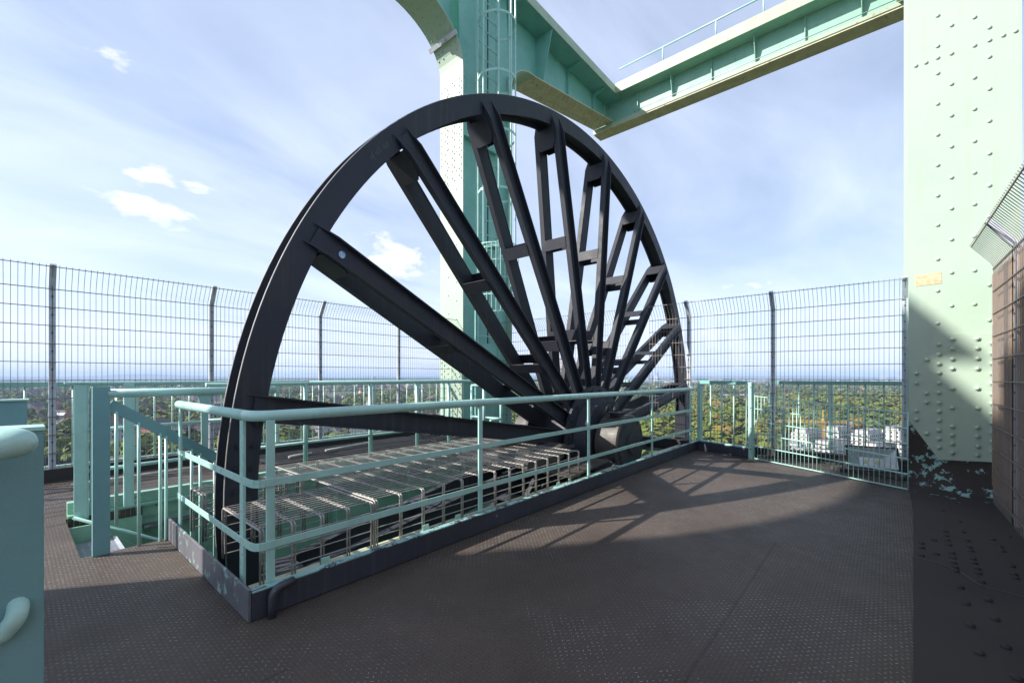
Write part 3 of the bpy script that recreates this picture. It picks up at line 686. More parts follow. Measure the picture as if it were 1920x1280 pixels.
def column(x0, x1, y0, y1, label, ftype, hr=(6.90, .75, .62)):
    g = thing('riveted_column', label, 'column', ((x0 + x1) / 2, (y0 + y1) / 2, 0), 'riveted columns of the headframe')
    ym = (y0 + y1) / 2
    # left (low x) flange, haunched towards -x at the top
    hp = haunch(x0, -1); bp = [(x0, -.5)] + hp
    b = MB(); strip(b, bp, y0, y1, .024, -1)
    if ftype == 'ladder':
        for z in np.arange(.35, 6.3, .34):
            for fy_, o_ in ((.27, 0), (.62, .12)):
                b.dome((x0, y0 + (y1 - y0) * fy_, z + o_), (-1, 0, 0), .014, .012, 6)
        for z in np.arange(4.6, 6.45, .125):
            for fy_ in (.07, .14, .36, .46, .68, .78, .93):
                if rnd.random() < .85: b.dome((x0, y0 + (y1 - y0) * fy_, z + (.06 if fy_ in (.14, .46, .78) else 0)), (-1, 0, 0), .018, .013, 6)
        for i in range(3, len(hp) - 1):
            x, z = hp[i]; t = math.pi / 2 * i / 14; nr = (-math.cos(t), 0, -math.sin(t)) if False else (-math.cos(t) * 1.0, 0, -math.sin(t))
            for fy_ in (.12, .32, .68, .88): b.dome((x, y0 + (y1 - y0) * fy_ + (.03 if i % 2 else 0), z), nr, .020, .014, 6)
    b.build('flange', 'mint_col', g)
    if ftype == 'ladder':
        b = MB(); pl = [(x0 - .016, y1 - .01, .0), (x0 - .016, y0 + .10, .0), (x0 - .016, y0 + .015, .18), (x0 - .016, y0 + .015, 1.35), (x0 - .016, y0 + .1, 1.48), (x0 - .016, y1 - .10, 1.48), (x0 - .016, y1 - .01, 1.30)]
        b.prism(pl, (.015, 0, 0))
        for z in np.arange(.06, 1.42, .105):
            for j, fy_ in enumerate((.12, .3, .45, .62, .78, .9)):
                zz = z + (.05 if j % 2 else 0)
                if zz < 1.42: b.dome((x0 - .016, y0 + (y1 - y0) * fy_, zz), (-1, 0, 0), .020, .017, 8)
        b.build('splice_plate', 'mint_col', g)
    # right flange haunched towards +x
    b = MB(); strip(b, [(x1, -.5)] + haunch(x1, 1, *hr), y0, y1, .024, 1); b.build('flange', 'mint_col', g)
    # webs: box of two side plates set back from the flange edges
    b = MB()
    for yy in (y0 + .13, y1 - .15): b.box((x0 + .026, yy, -.5), (x1 - .026, yy + .016, 9.4))
    b.build('web_plate', 'mint_teal', g)
    b = MB()
    for z in (.02, 1.62, 3.55, 5.4):
        b.box((x0 + .03, y0 + .02, z), (x1 - .03, y0 + .128, z + .02))
    for xx in (x0 + .08, x1 - .10):
        for z in np.arange(.2, 6.5, .16): b.dome((xx, y0 + .13, z), (0, -1, 0), .011, .009, 6)
    b.build('stiffener', 'mint_teal', g)
    # haunch web plate towards -x and +x
    b = MB()
    pts = [(x0 + .02, ym, 6.35)] + [(x + .0, ym, z + .012) for x, z in hp[1:]] + [(hp[-1][0], ym, 8.7), (x0 + .02, ym, 8.7)]
    b.prism(pts, (0, .016, 0))
    h2 = haunch(x1, 1, *hr)
    b.prism([(x1 - .02, ym, hr[0])] + [(x, ym, z + .012) for x, z in h2[1:]] + [(h2[-1][0], ym, 8.75), (x1 - .02, ym, 8.75)], (0, .016, 0)); b.build('haunch_plate', 'mint_teal', g)
    return g
cl = column(XC0, XC1, 5.77, 6.40, 'riveted mint column with caged ladder behind the wheel', 'ladder')
cr = column(XC0, XC1, -.835, -.16, 'broad riveted mint column at the right edge', 'right')
column(-5.86, -4.5, 5.77, 6.40, 'riveted mint column beyond the left edge', 'ladder', (6.35, 1.2, 1.02))
column(-5.86, -4.5, -.80, -.16, 'riveted mint column behind the photographer', 'plain', (6.35, 1.2, 1.02))

# clamp strap on the haunch
b = MB(); hp = haunch(XC0, -1); i = 5
x, z = hp[i]; t = math.pi / 2 * i / 14; nx_, nz_ = -math.cos(t), -math.sin(t)
b.bar((x + nx_ * .02, 5.72, z + nz_ * .02), (x + nx_ * .02, 6.47, z + nz_ * .02), .07, .03, up=(nx_, 0, nz_))
b.bar((x + nx_ * .05, 6.0, z + nz_ * .05), (x + nx_ * .05, 6.12, z + nz_ * .05), .06, .05, up=(nx_, 0, nz_))
tag(b.build('clamp_strap', 'galv'), 'grey metal clamp strap across the curved haunch of the column', 'clamp')

# right column: rivets, chamfered splice plate with bolts, seam, sign
b = MB(); Xf = XC0
def RC(px, py):                                               # a point of the photo on the column face
    a = (px - 960) / FPX; dd = (cy_ + a * sy_, sy_ - a * cy_, (HOR - py) / FPX); t = (Xf - .0) / dd[0]
    return Vector((Xf, dd[1] * t, 1 + dd[2] * t))
cols = {1758: [30, 87, 138, 195, 253, 310, 367, 422, 486, 545, 606], 1784: [48, 101, 158, 217, 275, 333, 391, 449, 511, 573], 1827: [33, 86, 146, 205, 265, 324, 383, 443, 507, 570], 1855: [52, 76, 107, 167, 227, 288, 348, 406, 534, 600]}
for x, ys in cols.items():
    for y in ys: b.dome(RC(x, y), (-1, 0, 0), .0165, .012, 10)
for x, y in ((1717, 124), (1736, 118), (1758, 109), (1881, 67), (1904, 59)): b.dome(RC(x, y), (-1, 0, 0), .0165, .012, 10)
b.build('rivets', 'mint_col', cr)
b = MB()
pl = [RC(x, y) + Vector((-.014, 0, 0)) for x, y in ((1706, 698), (1757, 627), (1912, 623), (1912, 868), (1760, 861), (1706, 790))]
b.prism(pl, (.0135, 0, 0))
bolts = {1718: [700, 718, 770, 786], 1737: [674, 737, 754, 812], 1760: [646, 664, 682, 699, 718, 736, 755, 771, 788, 806, 822, 838], 1785: [636, 654, 673, 691, 728, 764, 799, 815, 831, 848], 1832: [635, 653, 672, 691, 728, 765, 801, 818, 836, 852], 1859: [643, 662, 681, 700, 718, 738, 756, 775, 793, 811, 828, 846]}
for x, ys in bolts.items():
    for y in ys: b.tube([RC(x, y) + Vector((-.014, 0, 0)), RC(x, y) + Vector((-.018, 0, 0))], .024, 12, smooth=False); b.dome(RC(x, y) + Vector((-.018, 0, 0)), (-1, 0, 0), .0165, .017, 10)
b.build('splice_plate', 'mint_col', cr, label='chamfered splice plate studded with bolts')
b = MB(); p1, p2, p3, p4 = [RC(*q_) + Vector((-.003, 0, 0)) for q_ in ((1716, 517), (1765, 510), (1766, 531), (1717, 537))]
b.prism([p1, p2, p3, p4], (.002, 0, 0)); b.build('faded_sign', 'sticker', cr, label='small faded orange sign')
# dark base of that column, sweeping from the face down onto the floor
m = bpy.data.materials.new('base_paint'); m.use_nodes = True; t_ = m.node_tree; bs = t_.nodes['Principled BSDF']
tc = N('ShaderNodeTexCoord', t_); ns = N('ShaderNodeTexNoise', t_); ns.inputs['Scale'].default_value = 11; ns.inputs['Detail'].default_value = 10; ns.inputs['Roughness'].default_value = .7; L(tc.outputs['Object'], ns.inputs[0], t_)
s3 = N('ShaderNodeSeparateXYZ', t_); L(tc.outputs['Object'], s3.inputs[0], t_)
near_col = math_('MULTIPLY', math_('SUBTRACT', s3.outputs[0], 4.55, nt_=t_), 1.2, nt_=t_, clamp=True)   # peeling paint patches sit by the column
pe = math_('GREATER_THAN', math_('ADD', ns.outputs[0], math_('MULTIPLY', near_col, .15, nt_=t_), nt_=t_), .70, nt_=t_)
n4 = N('ShaderNodeTexNoise', t_); n4.inputs['Scale'].default_value = 1.6; n4.inputs['Detail'].default_value = 8; L(tc.outputs['Object'], n4.inputs[0], t_)
cb = mix_(n4.outputs[0], (.030, .029, .034), (.066, .056, .05), t_)
L(mix_(pe, cb, (.26, .45, .43), t_), bs.inputs['Base Color'], t_); bs.inputs['Roughness'].default_value = .8; bs.inputs['Specular IOR Level'].default_value = .2
bn = N('ShaderNodeBump', t_); bn.inputs['Strength'].default_value = .35; bn.inputs['Distance'].default_value = .01; L(n4.outputs[0], bn.inputs['Height'], t_); L(bn.outputs[0], bs.inputs['Normal'], t_)
M['basep'] = m
b = MB(); xf = XC0 - .004; pts = [(xf, .60), (xf, .26)]
for i in range(1, 15):
    t = math.pi / 2 * i / 14; pts.append((xf - .25 * (1 - math.cos(t)), .26 - .248 * math.sin(t)))
pts += [(4.4, .012), (3.4, .011), (2.2, .010), (1.0, .009), (-1.5, .009)]
for i in range(len(pts) - 1):
    (xa, za), (xb, zb_) = pts[i], pts[i + 1]; ya, yb_ = max(-.036 * xa, -.158), max(-.036 * xb, -.158)
    b.add([(xa, ya, za), (xb, yb_, zb_), (xb, -.82, zb_), (xa, -.82, za), (xa, ya, za - .003), (xb, yb_, zb_ - .003)], [(0, 1, 2, 3), (0, 4, 5, 1)])
base = b.build('base_plate', 'basep', cr, label='dark blue painted base plate sweeping onto the floor')
b = MB()
def FLp(px, py):
    d_ = FPX / (py - HOR) * (1 - .016); a = (px - 960) / FPX * d_
    return Vector((d_ * cy_ + a * sy_, d_ * sy_ - a * cy_, .012))
for x, y in ((1790, 898), (1766, 919), (1793, 943), (1767, 957), (1799, 977), (1773, 995), (1774, 1003), (1776, 1011), (1779, 1020), (1785, 1035), (1787, 1044), (1788, 1053), (1791, 1062), (1793, 1069), (1804, 996), (1814, 1012), (1817, 1024), (1820, 1031), (1824, 1046), (1827, 1054), (1832, 1064), (1835, 1073), (1728, 1017), (1728, 1025), (1728, 1040), (1751, 1011), (1755, 1037), (1876, 1024), (1880, 1032), (1897, 1060), (1902, 1075), (1904, 1082), (1840, 1089), (1801, 1099), (1853, 1123), (1811, 1129), (1866, 1158), (1819, 1170), (1886, 1210), (1836, 1221), (1906, 1268), (1857, 1297), (1861, 1180 - 170), (1892, 1005)):
    b.dome(FLp(x, y), (0, 0, 1), .0155, .011, 10)
b.build('floor_bolts', 'basep', cr)
b = MB(); seam = [FLp(1712, 1042), FLp(1760, 1053), FLp(1800, 1070), FLp(1840, 1096), FLp(1925, 1118), FLp(1990, 1130)]
for i in range(5): b.bar(seam[i] + Vector((0, 0, -.002)), seam[i + 1] + Vector((0, 0, -.002)), .012, .006)
b.build('seam', 'black', cr)

# longitudinal girders joining the columns (along X) and the cross girder (along Y)
def girder_x(x0, x1, y0, y1, zb0, zb1, label, lip=True, front=True):
    g = thing('roof_girder', label, 'girder', ((x0 + x1) / 2, (y0 + y1) / 2, zb0), 'girders of the headframe roof'); ym = (y0 + y1) / 2
    b = MB(); b.prism([(x0, ym, zb0), (x1, ym, zb1), (x1, ym, 8.76), (x0, ym, 8.76)], (0, .016, 0)); 
    n_ = int((x1 - x0) / .16)
    for k in range(n_):
        x = x0 + .1 + .16 * k
        b.dome((x, ym, 8.68), (0, -1, 0), .012, .01, 6)
    b.build('web_plate', 'mint_teal' if lip else 'mint_teal', g)
    b = MB(); b.prism([(x0, y0, zb0 - .022), (x1, y0, zb1 - .022), (x1, y0, zb1), (x0, y0, zb0)], (0, y1 - y0, 0))
    k = 0; x = x0 + .1
    while x < x1 - .1:
        zz = zb0 + (zb1 - zb0) * (x - x0) / (x1 - x0) - .0225
        for fy_ in (.15, .3, .7, .85): b.dome((x + (.06 if fy_ in (.3, .7) else 0), y0 + (y1 - y0) * fy_, zz), (0, 0, -1), .024, .015, 6)
        x += .17
    b.build('bottom_flange', 'under', g)
    xt = x0 - 1.45 if lip else x0; ov = .15 if lip else 0
    b = MB(); b.box((xt, y0 - ov, 8.76), (x1 + (.2 if lip else 0), y1 + ov, 8.785)); b.build('top_plate', 'mint_teal', g)
    if lip: b = MB(); b.box((xt, y0 - .17, 8.76), (x1, y0 - .152, 8.97)); b.box((xt, y0 - .152, 8.955), (x1, y0 - .08, 8.97)); b.build('edge_channel', 'beamrust', g, .003)
    for j, xs in enumerate([x0 + .45 + 1.25 * k for k in range(int((x1 - x0 - .45) / 1.25) + 1)]):
        zz = zb0 + (zb1 - zb0) * (xs - x0) / (x1 - x0) + .003; b = MB()
        if j == 0: b.prism([(xs, ym - .002, zz), (xs, ym - .002, 8.757), (xs, y0 - ov + .01, 8.757), (xs, y0 + .12, zz)], (.014, 0, 0))
        else: b.prism([(xs, ym - .002, zz), (xs, ym - .002, 8.757), (xs, y0 - ov + .06, 8.757), (xs, y0 - ov + .06, 8.72), (xs, ym - .07, 8.60), (xs, ym - .07, zz)], (.014, 0, 0))
        b.build('bracket', 'mint_teal', g)
    return g
girder_x(7.44, 11.05, 5.77, 6.40, 7.54, 8.16, 'teal girder running right from the ladder column to the corner')
girder_x(7.44, 11.05, -.80, -.16, 7.54, 8.16, 'girder running back from the right column')
g = girder_x(-3.32, 4.15, 5.77, 6.40, 7.41, 7.52, 'girder overhead left of the ladder column', False)
g = girder_x(-3.32, 4.15, -.80, -.16, 7.41, 7.52, 'girder overhead left of the right column', False)
XB = 11.0
g = thing('cross_girder', 'long mint and rust streaked girder crossing the sky to the right column', 'girder', (11.2, 2.8, 7.1))
b = MB(); b.box((XB + .20, -.8, 8.10), (XB + .22, 6.40, 8.76))
for k in range(44):
    b.dome((XB + .20, -.7 + .16 * k, 8.70), (-1, 0, 0), .012, .01, 6)
b.build('web_plate', 'beam', g)
b = MB(); b.box((XB, -.8, 8.0), (XB + .42, 6.40, 8.10)); b.build('bottom_flange', 'beamrust', g, .004)
b = MB(); b.box((XB + .003, -.79, 7.975), (XB + .417, 6.39, 7.998)); b.build('soffit_plate', 'under', g)
b = MB(); b.box((XB - .15, -.8, 8.786), (XB + .5, 6.55, 8.80)); b.build('top_plate', 'beam', g)
b = MB(); b.box((XB - .17, -.8, 8.76), (XB - .152, 5.60, 9.03)); b.box((XB - .152, -.8, 9.015), (XB - .05, 5.60, 9.03)); b.build('edge_channel', 'beamrust', g, .003)
for k in range(7):
    y = .35 + .95 * k
    b = MB(); b.prism([(XB + .19, y, 8.11), (XB + .19, y, 8.75), (XB - .02, y, 8.75), (XB + .16, y, 8.13)] if k % 2 == 0 else [(XB + .19, y, 8.11), (XB + .19, y, 8.75), (XB + .14, y, 8.75), (XB + .14, y, 8.11)], (0, .016, 0)); b.build('bracket', 'beam', g)
g = thing('roof_handrail', 'thin pale handrail on top of the cross girder', 'handrail', (10.95, 2.8, 8.0))
b = MB(); b.tube([(XB - .05, -.8, 9.46), (XB - .05, 5.55, 9.46)], .020, 8); b.build('top_rail', 'mint_rail', g)
b = MB(); b.tube([(XB - .10, -.8, 8.10), (XB - .10, 5.0, 8.10)], .010, 6); b.build('cable', 'galv', g)
for y in (.55, 2.05, 3.05, 4.33):
    b = MB(); b.tube([(XB - .05, y, 9.03), (XB - .05, y, 9.46)], .018, 8); b.build('post', 'mint_rail', g)

# caged ladder on the column
g = thing('caged_ladder', 'mint caged ladder climbing the side of the column behind the wheel', 'ladder', (5.83, 5.7, 1.5))
for x in (5.55, 6.08):
    b = MB(); b.box((x - .008, 5.60, 1.6), (x + .008, 5.66, 9.5)); b.build('stile', 'mint_rail', g, .001)
for k in range(29):
    z = 1.75 + .27 * k; b = MB(); b.tube([(5.55, 5.63, z), (6.08, 5.63, z)], .010, 6); b.build('rung', 'mint_rail', g)
hc, hr = Vector((5.815, 5.50, 0)), .36
def hoop(z): return [Vector((5.55 - .0, 5.62, z))] + [Vector((hc.x - hr * math.cos(t), hc.y - .06 - hr * math.sin(t) * 1.15, z)) for t in [math.pi * k / 12 for k in range(13)]] + [Vector((6.08, 5.62, z))]
for k in range(6):
    z = 2.75 + 1.03 * k + .55; hp_ = hoop(z); b = MB()
    for i in range(len(hp_) - 1): b.bar(hp_[i], hp_[i + 1], .006, .045)
    b.build('hoop', 'mint_rail', g)
for a in (8, 50, 90, 130, 172):
    t = R(a); x, y = hc.x - (hr - .008) * math.cos(t), hc.y - .06 - (hr - .008) * math.sin(t) * 1.15
    b = MB(); b.box((x - .017, y - .004, 2.6), (x + .017, y + .004, 9.5)); b.build('cage_strip', 'mint_rail', g)
b = MB(); b.tube([(5.86, 5.66, 1.2), (5.86, 5.66, 9.5)], .012, 6); b.build('fall_cable', 'black', g)
g = thing('ladder_guard', 'mint barred ladder guard box at the foot of the column ladder', 'ladder guard', (5.85, 5.5, 1.5))
b = MB()
for k in range(18): 
    t = math.pi * k / 17; x, y = hc.x - .40 * math.cos(t), hc.y - .06 - .46 * math.sin(t); b.tube([(x, y, 2.15), (x, y, 3.35)], .007, 5, False)
for z in (2.15, 2.45, 2.75, 3.05, 3.35):
    q_ = [Vector((hc.x - .40 * math.cos(math.pi * k / 12), hc.y - .06 - .46 * math.sin(math.pi * k / 12), z)) for k in range(13)]
    for i in range(12): b.bar(q_[i], q_[i + 1], .005, .02)
b.build('bars', 'mint_rail', g)
b = MB(); b.box((5.5, 5.62, 0.1), (5.53, 5.66, 2.2)); b.box((6.12, 5.62, .1), (6.15, 5.66, 2.2)); b.box((5.53, 5.645, 1.0), (6.12, 5.655, 1.62)); b.build('door_plate', 'mint_teal', g)

# ------------------------------------------------------------------ rear walkway clutter
g = MB()
for k in range(14):
    y = 5.25 + .05 * k; g.prism([(2.0, y, .004), (4.2, y, .004), (4.2, y + .03, .03), (2.0, y + .03, .02)], (0, .012, .004))
g.box((1.9, 5.2, .003), (4.3, 5.95, .012))
tag(g.build('rubber_mat', 'black'), 'dark ribbed rubber mats lying on the rear walkway', 'mat')
g = MB()
pr = [(4.2, .012), (4.45, .03), (4.65, .08), (4.82, .16), (4.98, .27)]
for (xa, za), (xb, zb_) in zip(pr[:-1], pr[1:]):
    g.prism([(xa, 5.0, za), (xb, 5.0, zb_), (xb, 5.0, zb_ + .015), (xa, 5.0, za + .015)], (0, .9, 0))
for k in range(9):
    y = 5.05 + .09 * k
    for (xa, za), (xb, zb_) in zip(pr[:-1], pr[1:]): g.bar((xa, y, za + .02), (xb, y, zb_ + .02), .02, .012)
tag(g.build('column_foot_sheet', 'black'), 'dark ribbed sheet curling up at the foot of the ladder column', 'sheet')
for (a_, b_, z, lb) in (((.35, 5.52), (1.55, 5.62), .03, 'long thin white pipe lying on the rear walkway at left'), ((2.15, 5.35), (2.45, 5.42), .05, 'short white strip on the rear walkway'), ((2.62, 5.40), (3.4, 5.60), .06, 'white strip lying on the dark mats')):
    b = MB(); b.tube([(a_[0], a_[1], z), ((a_[0] + b_[0]) / 2, (a_[1] + b_[1]) / 2 + .01, z), (b_[0], b_[1], z)], .014, 8); tag(b.build('white_pipe', 'white'), lb, 'pipe')

# ------------------------------------------------------------------ near left: plate posts, pipe end, bent handle
g = thing('gate_post', 'large mint plate post with round pipe end and bent handle, nearest at left', 'post', (-.2, 1.33, 0))
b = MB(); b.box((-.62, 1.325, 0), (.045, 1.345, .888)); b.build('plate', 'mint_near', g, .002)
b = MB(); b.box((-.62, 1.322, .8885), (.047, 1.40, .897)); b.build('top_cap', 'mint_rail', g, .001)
def NP(px, py, d):                                            # pixel at depth -> point
    l = (px - 960) / FPX * d; return Vector((d * cy_ + l * sy_, d * sy_ - l * cy_, 1 + (HOR - py) / FPX * d))
e = NP(41, 830, .80); f = NP(-200, 837, .76); dv = (e - f).normalized()
b = MB(); r_ = .0288; rr = [r_, r_, r_ * .93, r_ * .72, r_ * .38, r_ * .05]
b.tube([f, e - dv * .022, e - dv * .004, e + dv * .010, e + dv * .018, e + dv * .0215], rr, 20); b.build('pipe_rail', 'mint_rail', g)
b = MB(); hpnt = [NP(28, 1118, .925), NP(32, 1126, .885), NP(34, 1140, .87), NP(28, 1160, .86), NP(12, 1180, .855), NP(-5, 1193, .85), NP(-60, 1200, .85)]
sm = []
for i in range(len(hpnt) - 1):
    for k in range(4):
        t = k / 4; p0, p1, p2, p3 = hpnt[max(i - 1, 0)], hpnt[i], hpnt[i + 1], hpnt[min(i + 2, len(hpnt) - 1)]
        sm.append(.5 * ((2 * p1) + (p2 - p0) * t + (2 * p0 - 5 * p1 + 4 * p2 - p3) * t * t + (3 * p1 - p0 - 3 * p2 + p3) * t ** 3))
b.tube(sm + [hpnt[-1]], .0165, 14); b.build('handle', 'mint_rail', g)
g = thing('gate_post', 'smaller mint plate post with pale cap behind the nearest one', 'post', (-.6, 2.7, 0))
c = NP(51, 750, 2.0)
b = MB(); b.box((c.x - .5, c.y, 0), (c.x, c.y + .02, .888)); b.build('plate', 'mint_near', g, .002)
b = MB(); b.box((c.x - .5, c.y - .01, .8885), (c.x + .006, c.y + .10, .896)); b.build('top_cap', 'mint_rail', g, .001)

# ------------------------------------------------------------------ the land far below
GZ = -60.0
def cam_pt(px, dist, z=GZ):                                   # ground point seen in that direction at a depth
    l = (px - 960) / FPX * dist
    return Vector((dist * cy_ + l * sy_, dist * sy_ - l * cy_, z))
def land_mat():
    m = bpy.data.materials.new('land'); m.use_nodes = True; t = m.node_tree; b = t.nodes['Principled BSDF']
    tc = N('ShaderNodeTexCoord', t); co = tc.outputs['Object']
    def noise(s, d=6, r=.6):
        n = N('ShaderNodeTexNoise', t); n.inputs['Scale'].default_value = s; n.inputs['Detail'].default_value = d; n.inputs['Roughness'].default_value = r; L(co, n.inputs[0], t); return n.outputs[0]
    c = ramp_(noise(.012, 8, .65), [(.38, (.028, .042, .016)), (.5, (.06, .075, .024)), (.6, (.11, .11, .05)), (.72, (.16, .15, .12))], t)
    c = mix_(ramp_(noise(.0011, 6, .6), [(.45, (0, 0, 0)), (.6, (1, 1, 1))], t), c, (.035, .052, .022), t)
    L(c, b.inputs['Base Color'], t); b.inputs['Roughness'].default_value = .95
    return m
M['land'] = land_mat()
b = MB(); S_ = 26000
b.add([(-S_, -S_, GZ), (S_, -S_, GZ), (S_, S_, GZ), (-S_, S_, GZ)], [(0, 1, 2, 3)])
tag(b.build('ground', 'land'), 'wide plain of woods and towns below', None, kind='structure')
M['hill'] = mat('hill_woods', (.035, .050, .028), .95, vary=(.05, .06, .03), vscale=.002)
def ridge(name, dist, zt, amp, seed, px0=-900, px1=2900, bumps=(), depth=1500):
    r = random.Random(seed); b = MB(); n = 160; rows = []
    ph = [r.random() * 6.28 for _ in range(8)]
    for i in range(n + 1):
        px = px0 + (px1 - px0) * i / n
        z = zt + amp * sum(math.sin(px * .004 * (k + 1) * 1.37 + ph[k]) / (k + 1) for k in range(8)) * .5
        for (c_, w_, h_) in bumps: z += h_ * math.exp(-((px - c_) / w_) ** 2)
        a, c, e_ = cam_pt(px, dist, GZ - 1), cam_pt(px, dist * 1.06, z), cam_pt(px, dist * 1.35, GZ - 1)
        m1 = cam_pt(px, dist * 1.02, GZ + (z - GZ) * .62)
        rows.append((a, m1, c, e_))
    for rw in rows: b.v += [tuple(p) for p in rw]
    for i in range(n):
        for k in range(3): b.f.append((4 * i + k, 4 * i + 4 + k, 4 * i + 5 + k, 4 * i + 1 + k)); b.sm.append(True)
    return tag(b.build(name, 'hill'), None, None, kind='structure')
ridge('hills', 12500, 10, 26, 3, bumps=((270, 75, 75), (1360, 200, 10), (1560, 180, 12), (700, 25, 30)))
ridge('hills', 8200, -24, 14, 9)

# --- building materials with windows in the mesh itself
M['render_w'] = mat('white_render', (.50, .49, .47), .7, vscale=.1)
M['render_c'] = mat('cream_render', (.62, .52, .38), .7, vscale=.1)
M['render_p'] = mat('pinkish_render', (.44, .35, .33), .7, vscale=.1)
M['brick'] = mat('brick_wall', (.30, .15, .10), .8, vscale=.3)
M['grey_r'] = mat('grey_render', (.40, .40, .42), .7, vscale=.1)
M['tile_d'] = mat('dark_tiles', (.075, .060, .062), .7, vscale=.3)
M['tile_r'] = mat('red_tiles', (.30, .10, .07), .75, vscale=.3)
M['flat'] = mat('grey_flat_roof', (.22, .22, .23), .8, vscale=.2)
M['win'] = mat('window_glass', (.05, .06, .08), .15, vscale=.1)
M['yellow'] = mat('crane_yellow', (.75, .48, .10), .5)
M['metal_w'] = mat('pale_metal_roof', (.62, .63, .66), .4, vscale=.05)
def part(verts_faces, name, m, parent): 
    b = MB(); b.add(*verts_faces); return b.build(name, m, parent)
def house_proto(wm, rm, lx, ly, h, rh, cat_label, fl_=2):
    g = thing('house', cat_label, 'house', (0, 0, 0), 'houses of the town below')
    b = MB(); b.box((-lx / 2, -ly / 2, 0), (lx / 2, ly / 2, h))
    b.add([(-lx / 2, -ly / 2, h), (-lx / 2, ly / 2, h), (-lx / 2, 0, h + rh * .97)], [(0, 2, 1)]); b.add([(lx / 2, -ly / 2, h), (lx / 2, ly / 2, h), (lx / 2, 0, h + rh * .97)], [(0, 1, 2)])
    wall_ = b
    b = MB(); e = .5
    for s_ in (-1, 1): b.prism([(-lx / 2 - .3, s_ * (ly / 2 + e), h - e * rh / (ly / 2)), (-lx / 2 - .3, 0, h + rh), (-lx / 2 - .3, 0, h + rh + .25), (-lx / 2 - .3, s_ * (ly / 2 + e), h - e * rh / (ly / 2) + .25)], (lx + .6, 0, 0))
    ro = b.build('roof', rm, g)
    b = MB(); b.box((lx * .2, -.4, h + rh - .6), (lx * .2 + .9, .4, h + rh + 1.1)); b.build('chimney', 'brick', ro)
    b = MB(); nw = max(2, int(lx / 2.6))
    for s_ in (-1, 1):
        for f_ in range(fl_):
            z = h / fl_ * f_ + h / fl_ * .35
            for k in range(nw):
                x = -lx / 2 + lx * (k + .5) / nw; b.box((x - .55, s_ * (ly / 2 - .05), z), (x + .55, s_ * (ly / 2 + .04), z + h / fl_ * .48))
    for s_ in (-1, 1):
        for f_ in range(fl_):
            z = h / fl_ * f_ + h / fl_ * .35
            for k in (-1, 1): b.box((s_ * (lx / 2 - .05), k * ly * .22 - .5, z), (s_ * (lx / 2 + .04), k * ly * .22 + .5, z + h / fl_ * .48))
    build2('wall', [(wall_, wm), (b, 'win')], g)
    return g
def dup(root, loc, rz, s=1.0, label=None):
    r = root.copy(); sc.collection.objects.link(r); r.location = loc; r.rotation_euler = (0, 0, rz); r.scale = (s, s, s)
    if label: r['label'] = label
    for ch in list(root.children):
        c = ch.copy(); sc.collection.objects.link(c); c.parent = r
        for gch in ch.children:
            d = gch.copy(); sc.collection.objects.link(d); d.parent = c
    return r
protos = [house_proto('render_w', 'tile_d', 11, 9, 7, 4.5, 'small white gabled house with dark tiled roof among the trees'),
          house_proto('render_p', 'tile_d', 24, 11, 10, 5.5, 'long pinkish terrace with dark tiled roof among the trees', 3),
          house_proto('render_c', 'tile_r', 12, 10, 7, 5, 'cream gabled house with red tiled roof among the trees'),
          house_proto('grey_r', 'tile_d', 18, 11, 11, 5, 'grey terrace house with dark roof among the trees', 3),
          house_proto('brick', 'tile_r', 14, 10, 7, 5, 'brick house with red tiled roof among the trees'),
          house_proto('render_w', 'tile_r', 20, 10, 8, 4.5, 'white terrace with red tiled roof among the trees')]
used = set(); occupied = []
def place_house(px, dist, k, rz, s=1.0, label=None):
    p = cam_pt(px, dist); occupied.append((p.x, p.y, 11 * s))
    if k not in used:
        used.add(k); r = protos[k]; r.location = p; r.rotation_euler = (0, 0, rz); r.scale = (s, s, s)
        if label: r['label'] = label
        return r
    return dup(protos[k], p, rz, s, label)
r = random.Random(21)
named = ((232, 395, 3, .4, 'grey terrace front with dark roof seen just right of the flat stair post'), (268, 400, 2, 1.9, 'cream stepped gable house seen between the stair posts'), (292, 415, 1, .3, 'long terrace right of the cream gabled house'), (205, 420, 1, .3, 'dark roofed terrace left of the cream gabled house'),
         (345, 380, 3, .25, 'grey fronted terrace beside the flared railing post'), (385, 395, 1, .3, 'dark roofed terrace just left of the wheel rim'), (120, 470, 0, .8, 'white gabled house right of the first fence post'), (72, 520, 0, .5, 'white gabled house left of the first fence post'))
for px, dd, k, rz, lb in named: place_house(px, dd, k, rz + YAW, 1.35, lb)
for i in range(130):                                          # left side of the view
    px = r.uniform(-40, 850); d_ = 400 * (1 + 5.0 * r.random() ** 1.5)
    place_house(px, d_, r.choice([0, 0, 1, 1, 3, 3, 2, 4]), YAW + r.uniform(-.5, .9), r.uniform(1.1, 1.5))
for i in range(60):                                           # town belt on the right
    px = r.uniform(1180, 1720); d_ = r.uniform(1250, 2600)
    place_house(px, d_, r.choice([0, 2, 5, 5, 0, 4]), YAW + r.uniform(-.9, .9), r.uniform(1.0, 1.4))
for i in range(14):
    px = r.uniform(620, 800); d_ = r.uniform(400, 620)
    place_house(px, d_, r.choice([1, 3, 0]), YAW + r.uniform(-.3, .5), r.uniform(.9, 1.1))

